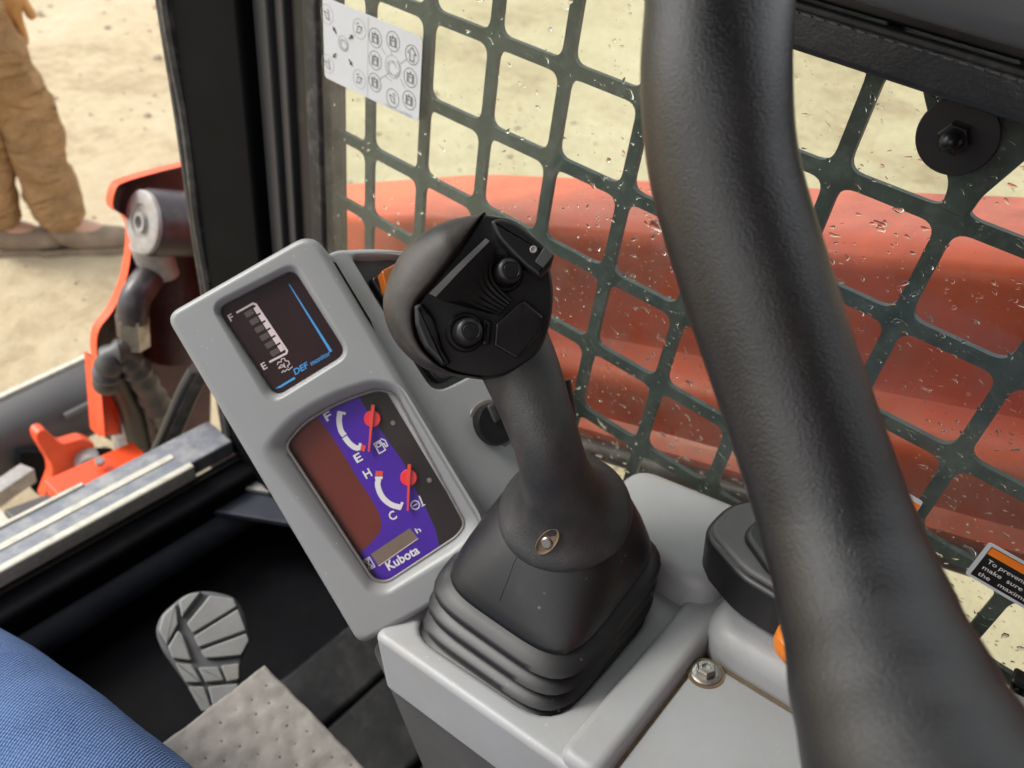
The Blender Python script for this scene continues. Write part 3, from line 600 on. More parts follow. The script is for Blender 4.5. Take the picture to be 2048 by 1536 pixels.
make('frame_plate', *slab([(40, 905), (230, 905), (300, 960), (300, 1010), (110, 1010), (70, 985), (40, 950)], ymap(1.34), 0.0, -0.02), 'floor_black', cp, 0)
make('link', *beam(onY(-30, 1005, 1.15), onY(58, 945, 1.18), 0.03, 0.03), 'worn_steel', cp)
make('link', *beam(onY(20, 1045, 1.05), onY(130, 1005, 1.06), 0.035, 0.03), 'panel_dark_grey', cp)
make('end_block', *beam(onY(-40, 1070, 0.99), onY(18, 1045, 0.99), 0.05, 0.022), 'sill_bright', cp)
make('post_stub', *tube([onY(262, 930, 1.28), onY(255, 820, 1.28)], 0.03, 12), 'worn_steel', cp)

# ================================================================== CONTROL CONSOLE
TL = R_(14); NC = Vector((0, math.sin(TL), math.cos(TL))); TC = Vector((0, math.cos(TL), -math.sin(TL))); PC0 = Vector((0.43, 0.1381, -0.4492))
def deck(x, t, h=0.0):               # x across, t forward along the sloping deck, h above it
    q = PC0 + TC * (t - PC0.y / math.cos(TL)) + NC * h; return Vector((x, q.y, q.z))
def PC(px, py, h=0.0): return onP(px, py, PC0 + NC * h, NC)
con = thing('control_console', 'light grey plastic control console with instrument pod beside the mesh window', 'console', (0.32, 0.1, -0.62))
T = lambda y: y / math.cos(TL)
well = rpoly([(0.2235, T(0.090)), (0.3330, T(0.090)), (0.3330, T(0.2075)), (0.2235, T(0.2075))], 0.024, 6)
outer = rpoly([(0.2065, T(0.062)), (0.436, T(0.062)), (0.436, T(0.20)), (0.33, T(0.235)), (0.2065, T(0.222))], 0.006, 4)
bev = 0.005
parts = [loft([[deck(x, t, -0.05) for x, t in outer]] + [[deck(x, t, -bev + bev * math.sin(k / 4 * math.pi / 2)) for x, t in offset(outer, bev * (1 - math.cos(k / 4 * math.pi / 2)))] for k in range(5)])]
wl = offset(well, -bev)
parts.append(holed(offset(outer, bev), [wl], deck, 0.0))
parts.append(loft([[deck(x, t, -bev * (1 - math.cos(k / 4 * math.pi / 2))) for x, t in offset(wl, bev * math.sin(k / 4 * math.pi / 2))] for k in range(5)] + [[deck(x, t, -0.03) for x, t in offset(well, 0.003)]], False, True))
make('deck', *merge(*parts), 'console_grey', con, 50, wn=True)
make('well_grime', *slab(offset(well, 0.004), deck, -0.0285, -0.0295), 'grime', con, 0)
make('rear_ridge', *slab(rpoly([(0.2085, T(0.0505)), (0.37, T(0.0505)), (0.37, T(0.076)), (0.2085, T(0.076))], 0.009), deck, 0.007, -0.03, 0.006, flare=0.002), 'console_grey', con, 50, wn=True)
make('rear_cover', *slab(rpoly([(0.2105, T(0.0480)), (0.3190, T(0.0480)), (0.300, T(-0.22)), (0.2105, T(-0.22))], 0.008), deck, -0.002, -0.05, 0.0025), 'console_grey', con, 50, wn=True)
make('seam_grime', *slab(rpoly([(0.2085, T(0.0510)), (0.3225, T(0.0510)), (0.303, T(-0.22)), (0.2085, T(-0.22))], 0.01), deck, -0.0042, -0.05), 'grime', con, 50)
make('raised_shoulder', *slab(rpoly([(0.3245, T(0.056)), (0.428, T(0.056)), (0.392, T(-0.05)), (0.385, T(-0.22)), (0.3055, T(-0.22))], 0.025), deck, 0.018, -0.04, 0.013, seg=6, flare=0.003), 'console_grey', con, 60, wn=True)
make('raised_platform', *slab(rpoly([(0.345, T(0.058)), (0.4365, T(0.058)), (0.4365, T(0.165)), (0.372, T(0.170)), (0.353, T(0.12))], [0.024, 0.02, 0.02, 0.03, 0.03], 7), deck, 0.026, -0.02, 0.012, seg=6, flare=0.004), 'console_grey', con, 60, wn=True)
# dark side of the console towards the operator's leg
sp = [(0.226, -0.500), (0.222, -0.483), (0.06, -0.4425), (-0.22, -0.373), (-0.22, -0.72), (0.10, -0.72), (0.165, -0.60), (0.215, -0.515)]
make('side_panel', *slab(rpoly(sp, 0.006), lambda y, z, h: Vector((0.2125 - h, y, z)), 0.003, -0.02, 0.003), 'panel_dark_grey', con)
# hex bolt in the rear cover
bc = PC(1412, 1347, -0.002)
bt = make('cover_bolt', *lathe([(0.0092, 0), (0.0092, 0.0010), (0.0080, 0.0018), (0.0062, 0.0018)], bc, NC, 32), 'steel', con)
make('bolt_head', *lathe([(0.0060, 0.0015), (0.0060, 0.0052), (0.0052, 0.0062), (0.0030, 0.0062), (0.0026, 0.0048)], bc, NC, 6), 'steel', bt, 25)
make('grime_ring', *lathe([(0.0112, -0.0001), (0.0112, 0.0004), (0.009, 0.0005)], bc, NC, 32), 'grime', bt)
sc_ = onP(1265, 1024, deck(0.42, T(0.155), 0.004), NC)
ps = make('panel_screw', *lathe([(0.006, -0.004), (0.006, 0.002), (0.0045, 0.004), (0.002, 0.0046)], sc_, NC, 20), 'steel', con)
make('screw_slot', *box(sc_.x - 0.003, sc_.x + 0.003, sc_.y - 0.0006, sc_.y + 0.0006, sc_.z + 0.0040, sc_.z + 0.0052), 'black_plastic', ps, 0)

# --- instrument pod (its face looks straight at the operator)
PD = 0.53; fp = facing(PD); K = 1600 / PD         # px per metre on the face
po = rpoly([(326, 630), (624, 460), (1006, 1098), (1002, 1128), (838, 1230), (718, 1294)], [30, 45, 20, 10, 40, 26], 7)
D0 = rpoly([(414, 607), (592, 517), (708, 710), (538, 816)], [34, 30, 36, 34], 6)
D1 = rpoly([(429, 616), (584, 537), (691, 706), (548, 794)], [22, 20, 24, 22], 6)
G0 = rpoly([(512, 905), (560, 838), (650, 782), (742, 752), (800, 764), (972, 1048), (930, 1102), (772, 1196), (736, 1190)], [26, 40, 60, 40, 34, 44, 30, 24, 26], 6)
G1 = rpoly([(562, 893), (600, 846), (675, 802), (755, 776), (790, 788), (932, 1052), (915, 1078), (772, 1172), (742, 1168)], [18, 34, 50, 30, 24, 30, 22, 20, 20], 6)
b_ = 0.005
def arcs(loop, b, sgn=1): return [(offset(loop, b * (1 - math.cos(k / 5 * math.pi / 2)) * K), b * math.sin(k / 5 * math.pi / 2)) for k in range(6)]
parts = [loft([[fp(x, y, -0.045) for x, y in offset(po, 0.012 * K)], [fp(x, y, -0.02) for x, y in offset(po, 0.001 * K)]] + [[fp(x, y, h - b_) for x, y in l] for l, h in arcs(po, b_)], True)]
top = offset(po, b_ * K); parts.append(holed(top, [D0, G0], fp, 0.0))
def lip(l0, l1, dep, extra):         # rounded lip going down into an opening
    Ls = [[fp(x, y, 0) for x, y in l0]]
    for k in range(1, 6):
        t = k / 6; e = t * t; Ls.append([fp(a[0] + (b[0] - a[0]) * t, a[1] + (b[1] - a[1]) * t, -dep * e) for a, b in zip(l0, l1)])
    Ls.append([fp(x, y, -dep) for x, y in l1]); Ls.append([fp(x, y, -dep - extra) for x, y in offset(l1, -0.001 * K)]); return loft(Ls)
parts += [lip(D0, D1, 0.0045, 0.006), lip(G0, G1, 0.0075, 0.007)]
pod = make('instrument_pod', *merge(*parts), 'pod_grey', con, 50, wn=True)
# --- emission fluid display
FD = facing(PD + 0.0072)
dm = make('fluid_display', *flat(offset(D1, -0.004 * K), FD), 'screen_black', pod, 0)
def z4(X, Y): return (400 + X * 0.1693, 540 + Y * 0.1693)
U2 = Vector((0.865, -0.5)).normalized(); V2 = Vector((-0.5, -0.865)).normalized()
hh = 0.0003; wpr = []
br = [z4(432, 505), z4(625, 397), z4(660, 405), z4(1030, 955), z4(1020, 985), z4(820, 1088)]
wpr.append(stroke(br, 4.2, FD, hh))
e0, e1 = Vector(z4(648, 430)), Vector(z4(985, 965))
for k in range(6):
    a, b = e0.lerp(e1, k / 6 + 0.018), e0.lerp(e1, (k + 1) / 6 - 0.018); wpr.append(stroke([a, b], 9.0, FD, hh * 1.3))
for ch, c in (('F', (462, 635)), ('E', (528, 732))):
    o = Vector(c) - U2 * 4.5 - V2 * 7; wpr.append(words(ch, o, U2, V2, 9.5, 14, FD, hh, bold=0.015))
make('gauge_scale', *merge(*wpr), 'print_pink', dm, 0)
ic = []
for pts in ([(915, 1120), (925, 1090), (960, 1085), (965, 1050), (1000, 1045), (1010, 1075), (1045, 1075), (1060, 1110), (1035, 1130), (1045, 1155)], [(930, 1160), (960, 1120), (1000, 1130), (990, 1100)], [(930, 1165), (985, 1140), (1020, 1150)], [(965, 1215), (985, 1190), (1005, 1200), (1030, 1170), (1050, 1180), (1095, 1140)]):
    ic.append(stroke([z4(*p) for p in pts], 1.7, FD, hh))
make('fluid_icon', *merge(*ic), 'print_pink', dm, 0)
sg = []
for k in range(6):
    c = Vector(z4(582 + 60.5 * k, 512 + 92 * k)); q = Vector((0.545, 0.838)); a, b = U2 * 9.0, q * 5.9
    sg.append(flat(rpoly([c - a - b, c + a - b, c + a + b, c - a + b], 2), FD, hh * 0.6))
make('level_segments', *merge(*sg), 'lcd_segment', dm, 0)
bl = [flat([z4(1045, 165), z4(1062, 172), z4(1565, 958), z4(1535, 972)], FD, hh), flat([z4(890, 1400), z4(1115, 1262), z4(1130, 1285), z4(945, 1395)], FD, hh)]
o = Vector(z4(1138, 1262)) + V2 * 4; bl.append(words('DEF', o, U2, V2, 33, 12, FD, hh, bold=0.02, shear=0.15))
o = Vector(z4(1330, 1153)) + V2 * 4; bl.append(words('monitor', o, U2, V2, 46, 10, FD, hh, bold=0.012, shear=0.15))
make('blue_lettering', *merge(*bl), 'print_blue', dm, 0)
lens = make('display_lens', *flat(offset(D1, -0.002 * K), facing(PD + 0.0050)), 'lens_clear', dm, 0)
# --- fuel and temperature gauges
FG = facing(PD + 0.0128)
gd = make('gauge_dial', *flat(offset(G1, -0.006 * K), FG), 'dial_brown', pod, 0)
def z5(X, Y): return (560 + X * 0.2864, 760 + Y * 0.2864)
P5 = lambda *ps: [z5(*p) for p in ps]
band = P5((330, 30), (520, -20), (540, 90), (620, 235), (760, 430), (865, 580), (930, 740), (1020, 900), (1085, 1040), (1112, 1150), (1112, 1300), (900, 1420), (690, 1480), (560, 1400), (500, 1260), (535, 1228), (615, 1160), (690, 1075), (712, 1020), (700, 945), (640, 830), (540, 680), (420, 480), (330, 345), (240, 230))
make('violet_band', *flat(band, FG, 0.0003), 'dial_violet', gd, 0)
dark = P5((520, -30), (540, 90), (620, 235), (760, 430), (865, 580), (930, 740), (1020, 900), (1085, 1040), (1112, 1150), (1112, 1300), (1340, 1100), (1340, 980), (900, 180), (720, 0))
make('charcoal_side', *flat(dark, FG, 0.0003), 'dial_charcoal', gd, 0)
wh = []; h6 = 0.0006
arc1 = [tuple(p) for p in spline(P5((420, 222), (414, 290), (428, 355), (452, 388)), 5)]; arc2 = [tuple(p) for p in spline(P5((452, 398), (485, 440), (520, 468), (550, 478)), 5)]
arc3 = [tuple(p) for p in spline(P5((690, 682), (684, 740), (715, 815), (775, 868), (846, 890)), 6)]
for a in (arc1, arc2, arc3): wh.append(stroke(a, 11, FG, h6))
for a, b in (((405, 222), (460, 235)), ((552, 490), (562, 440)), ((665, 682), (718, 682)), ((838, 900), (856, 852))): wh.append(stroke(P5(a, b), 5, FG, h6 * 1.2))
for ch, c in (('F', (335, 252)), ('E', (545, 542)), ('H', (610, 652)), ('C', (785, 946))):
    o = Vector(z5(*c)) - U2 * 7 - V2 * 8.5; wh.append(words(ch, o, U2, V2, 14.5, 17, FG, h6, bold=0.02))
o = Vector(z5(958, 1072)); wh.append(words('h', o, U2, V2, 10, 11, FG, h6, bold=0.01))
def lp(c, *pts): q = Vector(z5(*c)); return [q + U2 * a + V2 * b for a, b in pts]
c = (700, 465); wh += [stroke(lp(c, (-8, -11), (6, -11), (6, 11), (-8, 11)), 2.2, FG, h6, True), stroke(lp(c, (-5, 1), (3, 1), (3, 8), (-5, 8)), 1.8, FG, h6, True), stroke(lp(c, (6, 2), (10, 2), (10, -6), (14, -6), (15, 6), (9, 13)), 2.2, FG, h6)]
c = (945, 872); wh += [stroke(lp(c, *[(9 * math.cos(t), 9 * math.sin(t)) for t in [k * math.pi / 4 + 0.4 for k in range(8)]]), 2.4, FG, h6, True), stroke(lp(c, (-5, 0), (5, 0)), 2, FG, h6), stroke(lp(c, (13, -9), (16, 12)), 3, FG, h6), stroke(lp(c, (10, -9), (18, -9)), 2, FG, h6)]
c = (620, 1283); wh += [stroke(lp(c, (-8, -11), (8, -11), (8, 11), (-8, 11)), 2, FG, h6, True), stroke(lp(c, (-5, -8), (5, 8), (-5, 8), (5, -8)), 1.8, FG, h6, True)]
o = Vector(z5(762, 1330)); wh.append(words('Kubota', o, U2, V2, 72, 18, FG, h6, bold=0.025))
make('dial_markings', *merge(*wh), 'print_white', gd, 0)
make('red_marks', *merge(flat(P5((563, 445), (602, 460), (588, 502), (548, 482)), FG, h6), flat(P5((670, 633), (722, 636), (716, 672), (666, 668)), FG, h6)), 'mark_red', gd, 0)
make('hour_window', *flat(P5((635, 1215), (908, 1033), (965, 1105), (690, 1297)), FG, h6), 'lcd_window', gd, 0)
make('window_edge', *stroke(P5((690, 1297), (965, 1105)), 1.6, FG, h6 * 1.5), 'print_pink', gd, 0)
for c, a, b in (((648, 270), (656, 172), (626, 498)), ((901, 680), (908, 585), (896, 908))):
    nd = make('gauge_needle', *slab([(p[0], p[1]) for p in ring(z5(*c), 17)], FG, 0.0022, 0.0009, 0.0006, K), 'needle_red', gd)
    A, B = Vector(z5(*a)), Vector(z5(*b)); dd = (B - A).normalized(); pn = Vector((-dd.y, dd.x))
    make('pointer', *slab([A + pn * 3.4, B + pn * 1.7, B - pn * 1.7, A - pn * 3.4], FG, 0.0036, 0.0018), 'needle_red' if False else 'mark_red', nd, 0)
for c in ((792, 300), (1045, 700)): make('dial_rivet', *lathe([(0.0018, 0), (0.0016, 0.0006), (0.001, 0.0008)], FG(*z5(*c), 0.0004), EZ, 14), 'lens_rim', gd)
make('gauge_lens', *flat(offset(G1, -0.003 * K), facing(PD + 0.0088)), 'lens_clear', gd, 0)
rim = [fp(x, y, -0.0078) for x, y in offset(G1, 0.0006 * K)]; make('lens_rim', *tube(rim + rim[:2], 0.0011, 8, False), 'lens_rim', gd)

# --- panel to the right of the pod
VV = Vector((-0.03, 0.81, 0.59)).normalized(); N2 = Vector((1, 0, 0)).cross(VV).normalized(); P20 = W(850, 850, 0.545)
def p2(x, y, h=0.0): return onP(x, y, P20, N2) + N2 * h
sp2 = rpoly([(622, 520), (676, 497), (760, 494), (890, 508), (1035, 610), (1112, 770), (1150, 920), (1190, 1040), (1010, 1120), (968, 1092)], [4, 12, 30, 40, 60, 60, 60, 10, 4, 4], 6)
hol = rpoly([(704, 512), (800, 508), (930, 556), (1015, 715), (872, 786), (838, 735)], [12, 20, 20, 30, 40, 40], 6)
K2 = 1600 / 0.57; bb = 0.004
parts = [loft([[p2(x, y, -0.025) for x, y in sp2]] + [[p2(x, y, -bb + h) for x, y in offset(sp2, bb * (1 - math.cos(k / 4 * math.pi / 2)) * K2)] for k, h in ((k, bb * math.sin(k / 4 * math.pi / 2)) for k in range(5))])]
parts.append(holed(offset(sp2, bb * K2), [offset(hol, -0.002 * K2)], p2, 0.0))
parts.append(loft([[p2(x, y, h) for x, y in offset(hol, -0.002 * K2 + o * K2)] for o, h in ((0, 0), (0.0012, -0.0006), (0.002, -0.002), (0.0025, -0.009))]))
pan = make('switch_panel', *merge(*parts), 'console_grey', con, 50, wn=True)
make('switch_recess', *slab(offset(hol, -0.004 * K2), p2, -0.0085, -0.02), 'panel_dark_grey', pan, 0)
sw = rpoly([(740, 545), (920, 566), (995, 706), (880, 766), (850, 720)], 24, 5); make('switch_insert', *slab(sw, p2, -0.002, -0.0085, 0.002, K2), 'black_plastic', pan)
make('amber_lamp', *slab(rpoly([(757, 548), (800, 525), (815, 560), (768, 590)], 5), p2, 0.006, -0.003, 0.0015, K2), 'amber_lens', pan)
kc = p2(983, 850, 0.0); ka = (N2 + Vector((-0.25, -0.1, 0))).normalized()
kn = make('rotary_knob', *lathe([(0.0158, -0.004), (0.0158, 0.0), (0.0160, 0.001), (0.0152, 0.003), (0.0152, 0.010), (0.0144, 0.0115), (0.0, 0.0117)], kc, ka, 48), 'glossy_black', con)
make('dial_skirt', *lathe([(0.0190, -0.006), (0.0190, 0.0008), (0.0182, 0.0016), (0.0155, 0.0017)], kc, ka, 60), 'lens_rim', kn)
ku, kv, _ = frame_of(ka); pdir = (W(968, 812, 0.56) - W(985, 850, 0.56)); pdir = (pdir - ka * pdir.dot(ka)).normalized(); pt = kc + ka * 0.0105
make('pointer_ridge', *beam(pt, pt + pdir * 0.0145, 0.0058, 0.006, ka, 0.002), 'dusty_rubber', kn)

# --- side lever housing, orange knob behind the grab bar
lvb = thing('throttle_lever', 'black rounded hand throttle lever on the console half behind the grab bar', 'lever', PC(1470, 1180, 0.02))
hmap = lambda x, y, h=0.0: PC(x, y, 0.052) + NC * h
KL = 1600 / 0.50
lo = rpoly([(1400, 1062), (1460, 1000), (1540, 992), (1660, 1090), (1640, 1200), (1570, 1205), (1478, 1150)], [34, 34, 30, 40, 40, 30, 30], 6)
make('lever_housing', *slab(lo, hmap, 0.0, -0.029, 0.004, KL, flare=0.001), 'black_plastic', lvb, 45)
make('lever_top', *slab(offset(lo, 0.0035 * KL), hmap, 0.003, -0.002, 0.003, KL), 'panel_dark_grey', lvb, 45)
make('thumb_pad', *slab(rpoly([(1480, 1080), (1540, 1030), (1640, 1080), (1620, 1160), (1540, 1165)], 24, 6), hmap, 0.008, 0.001, 0.004, KL), 'black_plastic', lvb, 45)
kb = thing('orange_knob', 'orange knob on the console peeking out left of the grab bar', 'knob', PC(1580, 1300, 0.018))
ko = W(1594, 1288, 0.462)
make('knob_ball', *lathe([(0.004, -0.012), (0.0095, -0.009), (0.0125, -0.004), (0.0132, 0.001), (0.012, 0.007), (0.008, 0.0105), (0.003, 0.012)], ko, NC, 28), 'orange_plastic', kb)
make('knob_stem', *lathe([(0.005, -0.05), (0.005, -0.010)], ko, NC, 14), 'black_plastic', kb)

# ================================================================== JOYSTICK
joy = thing('joystick', 'black joystick with button head, dusty grip and ribbed rubber boot', 'joystick', deck(0.278, T(0.148), -0.02))
base_c = deck(0.2785, T(0.149), -0.012); col_c = W(1128, 1018, 0.492)
axd = (W(1106, 915, 0.447) - col_c).normalized()
def sq(c, u, v, r, e, n=64):
    out = []
    for k in range(n):
        t = 2 * math.pi * k / n; ct, s_ = math.cos(t), math.sin(t); q = (abs(ct) ** e + abs(s_) ** e) ** (-1 / e); out.append(c + u * (r * q * ct) + v * (r * q * s_))
    return out
Ls = []; X1 = Vector((1, 0, 0)); zz = 64
prof = []                            # (height fraction 0..1, half size, squareness)
nr = 4
prof.append((-0.10, 0.050, 7))
for k in range(nr):
    f0 = 0.0 + k * 0.140; s0 = 0.0586 - 0.0008 * k
    for q, dr in ((0.0, -0.0035), (0.18, -0.0012), (0.38, 0.0022), (0.55, 0.0030), (0.75, 0.0020), (0.92, -0.0012)): prof.append((f0 + q * 0.140, s0 + dr * 1.35, 5.2 - k * 0.15))
prof += [(0.575, 0.0520, 4.6), (0.59, 0.0532, 4.4), (0.63, 0.0534, 4.1), (0.70, 0.0518, 3.5), (0.80, 0.0486, 2.9), (0.90, 0.0444, 2.4), (0.98, 0.0402, 2.1), (1.0, 0.0390, 2.0)]
for fz, r, e in prof:
    t = min(1, max(0, fz)); c = base_c.lerp(col_c, fz); nn = NC.lerp(axd, t).normalized(); v = nn.cross(X1).normalized(); u = v.cross(nn); Ls.append(sq(c, u, v, r, e, 72))
bvf = loft(Ls, True, True); boot_ = make('rubber_boot', *bvf, 'black_rubber', joy, 60)
BT = BVHTree.FromPolygons([Vector(v) for v in bvf[0]], bvf[1]); sm = []
for px, py in ((1034, 1112), (1026, 1130), (1019, 1150), (1012, 1168), (1005, 1186), (999, 1202)):
    h = BT.ray_cast(Vector((0, 0, 0)), ray(px, py).normalized())[0]
    if h: sm.append(h)
if len(sm) > 2: make('mould_seam', *tube(sm, 0.00035, 6), 'black_rubber', boot_)
# mould seam on the boot
# bell collar
cr = [(0.0375, -0.008), (0.0402, -0.0075), (0.0414, -0.006), (0.0417, -0.003), (0.0412, 0.0), (0.0395, 0.0028), (0.0362, 0.0058), (0.0325, 0.0092), (0.0290, 0.0135), (0.0260, 0.0185), (0.0236, 0.0245), (0.0218, 0.031), (0.0180, 0.04), (0.017, 0.045)]
sten = spline([W(1107, 932, 0.456), W(1092, 880, 0.451), W(1070, 815, 0.454), W(1046, 750, 0.460), W(1020, 690, 0.466)], 6)
rads = [0.0194, 0.0190, 0.0203, 0.0222, 0.0235]; gpath, grad = [], []
for r_, z_ in cr[:-2]: gpath.append(col_c + axd * z_); grad.append(r_)
for i in range(len(sten)): t = i / (len(sten) - 1) * 4; k = min(3, int(t)); gpath.append(sten[i]); grad.append(rads[k] + (rads[k + 1] - rads[k]) * (t - k))
colr = make('grip_handle', *tube(gpath, grad, 56), 'grained_rubber', joy, 60)
def surf(vf, px, py):               # where a sight line meets a mesh
    h = BVHTree.FromPolygons([Vector(v) for v in vf[0]], vf[1]).ray_cast(Vector((0, 0, 0)), ray(px, py).normalized()); return h[0], h[1]
ho, hnn = surf(lathe(cr, col_c, axd, 56), 1096, 1082)
if hnn.dot(ho) > 0: hnn = -hnn
hn = hnn; hu = c2w(Vector((0.62, -0.75, 0))).normalized(); hu = (hu - hn * hu.dot(hn)).normalized(); hv = hn.cross(hu)
elp = lambda a, b, h: [ho + hu * (a * math.cos(t)) + hv * (b * math.sin(t)) + hn * h for t in (2 * math.pi * k / 28 for k in range(28))]
make('screw_recess', *loft([elp(0.0102, 0.0052, 0.0012), elp(0.0098, 0.0048, 0.0016), elp(0.0088, 0.0040, 0.0008), elp(0.008, 0.0034, 0.0004)], False, True), 'grime', colr, 40)
make('recessed_screw', *lathe([(0.0036, -0.001), (0.0036, 0.001), (0.0028, 0.0018), (0.001, 0.0018)], ho - hu * 0.0012, hn, 14), 'steel', colr)
# finger ridge down the far side of the stem
rp = [W(1128, 760, 0.478), W(1136, 810, 0.480), W(1142, 870, 0.481), W(1152, 930, 0.484)]
make('stem_ridge', *tube(spline(rp, 5), 0.004, 10), 'dusty_rubber', joy)
# head: shell wrapping the left, face plate with the switches
HD = 0.442; fh = facing(HD); KH = 1600 / HD
lipc = spline([(968, 432), (920, 505), (878, 560), (836, 612), (832, 660), (852, 706), (896, 742), (966, 757)], 6)
silc = spline([(972, 429), (888, 444), (812, 494), (772, 570), (768, 630), (796, 692), (860, 742), (966, 760)], 6)
n = len(lipc); Ls = []
def edgew(i): t = i / (n - 1); return min(1, 6 * t, 5 * (1 - t)) 
lift = lambda i: 0.0100 + (0.0070 + 0.006 * max(0, 1 - i / (n * 0.5))) * min(1, i / 7) * min(1, (n - 1 - i) / 9)
for q, hgt in ((-0.10, 0.35), (-0.03, 0.85), (0.0, 0.97), (0.05, 1.0), (0.2, 0.99), (0.4, 0.93), (0.6, 0.80), (0.78, 0.60), (0.9, 0.38), (0.98, 0.10), (1.0, -0.15), (0.97, -0.6), (0.85, -1.2), (0.6, -1.8), (0.2, -2.1)):
    Ls.append([fh(lipc[i][0] + (silc[i][0] - lipc[i][0]) * q, lipc[i][1] + (silc[i][1] - lipc[i][1]) * q, lift(i) * hgt) for i in range(n)])
make('head_shell', *loft(Ls, closed=False), 'dusty_rubber', joy, 70)
fo = [tuple(p) for p in spline([(968, 434), (1032, 446), (1082, 492), (1104, 560), (1102, 636), (1078, 702), (1026, 744), (966, 757), (900, 742), (852, 704), (832, 655), (840, 612), (880, 558), (922, 503), (968, 434)], 5)][:-1]
ftilt = lambda x, y, h=0.0: fh(x, y, h + 0.0095 - 0.00004 * (x - 960) - 0.00001 * (y - 600))
Ls = [[ftilt(x, y, -0.042) for x, y in offset(fo, 0.010 * KH)], [ftilt(x, y, -0.03) for x, y in offset(fo, 0.004 * KH)], [ftilt(x, y, -0.012) for x, y in offset(fo, 0.0006 * KH)], [ftilt(x, y, -0.004) for x, y in fo], [ftilt(x, y, -0.0012) for x, y in offset(fo, 0.0008 * KH)], [ftilt(x, y, 0) for x, y in offset(fo, 0.0022 * KH)]]
face = make('face_plate', *loft(Ls, True, True), 'black_plastic', joy, 50)
# saddle rocker with ridges
A0, A1 = Vector((868, 598)), Vector((974, 492)); B0, B1 = Vector((1000, 634)), Vector((1024, 606)); M0, M1 = Vector((905, 618)), Vector((990, 505))
Ls = []; segs = [(A0, A1, -0.002), (A0, A1, 0.0145), (A0.lerp(M0, 0.35), A1.lerp(M1, 0.5), 0.0165), (A0.lerp(M0, 0.75), A1.lerp(M1, 0.9), 0.0150)]
for (a, b, h) in segs: Ls.append([ftilt(*(a.lerp(b, t)), h - 0.0008 * math.cos(t * math.pi * 2)) for t in [i / 16 for i in range(17)]])
for q in (0.15, 0.3, 0.45, 0.6, 0.75, 0.9, 1.0):
    a = Vector((918, 606)).lerp(B0, q); b = Vector((996, 512)).lerp(B1, q) + Vector((-26, 4)) * math.sin(q * math.pi) * 0.9; h = 0.0145 - 0.0085 * math.sin(min(1, q * 1.25) * math.pi * 0.62)
    Ls.append([ftilt(*(a.lerp(b, t)), h + 0.0007 * math.sin(t * 34)) for t in [i / 16 for i in range(17)]])
Ls.append([ftilt(*(B0.lerp(B1, t)) , -0.002) for t in [i / 16 for i in range(17)]])
rk = loft(Ls, closed=False); m17 = 17
sidea = [L[0] for L in Ls]; sideb = [L[-1] for L in Ls]
make('rocker_switch', *merge(rk, (sidea, [tuple(range(len(sidea)))]), (sideb, [tuple(range(len(sideb)))])), 'switch_black', joy, 40)
# round push buttons
bax = (EZ + EX * 0.28).normalized()
for bx_, by_, r in ((1006, 552, 0.0090), (930, 668, 0.0094)):
    o = ftilt(bx_, by_, -0.001)
    bt = make('push_button', *lathe([(r * 0.80, 0.0), (r * 0.80, 0.0125), (r * 0.76, 0.0145), (r * 0.66, 0.0158), (r * 0.5, 0.0164), (r * 0.46, 0.0160), (r * 0.42, 0.0164), (0.0, 0.0168)], o, bax, 40), 'black_plastic', joy, 40)
    make('button_collar', *lathe([(r * 1.14, -0.002), (r * 1.14, 0.004), (r * 1.06, 0.0056), (r * 0.92, 0.0058), (r * 0.86, 0.0040)], o, bax, 40), 'glossy_black', bt, 40)
# flat six-sided button and its surround
make('flat_button', *slab(rpoly([(1046, 604), (1084, 636), (1079, 668), (1034, 720), (988, 694), (992, 652)], 4, 3), ftilt, 0.0062, -0.001, 0.0016, KH), 'glossy_black', joy, 40)
make('lower_rib', *slab(rpoly([(836, 618), (850, 612), (872, 640), (890, 700), (905, 728), (890, 735), (856, 700), (838, 655)], 5, 4), ftilt, 0.0068, -0.002, 0.003, KH), 'black_plastic', joy, 45)
make('side_rib', *slab(rpoly([(968, 640), (984, 648), (980, 690), (966, 694)], 4, 4), ftilt, 0.006, -0.002, 0.002, KH), 'black_plastic', joy, 45)
# thumb lever at the top right
tl = make('thumb_lever', *slab(rpoly([(982, 458), (1000, 452), (1030, 458), (1068, 486), (1106, 518), (1100, 540), (1078, 566), (1052, 548), (1024, 522), (994, 490)], [8, 8, 14, 14, 5, 6, 6, 10, 14, 14], 4), ftilt, 0.0135, 0.0, 0.0028, KH), 'grained_rubber', joy, 40)
tl.data.materials[0] = MATS['black_plastic']
make('lever_chamfer', *slab(rpoly([(1086, 506), (1104, 520), (1084, 546), (1068, 534)], 2, 2), ftilt, 0.0142, 0.012, 0.0004, KH), 'panel_dark_grey', tl, 30)
make('lever_screw', *lathe([(0.0020, 0), (0.0020, 0.0008), (0.0014, 0.0010), (0.0010, 0.0004)], ftilt(1065, 511, 0.0134), EZ, 16), 'worn_steel', tl)

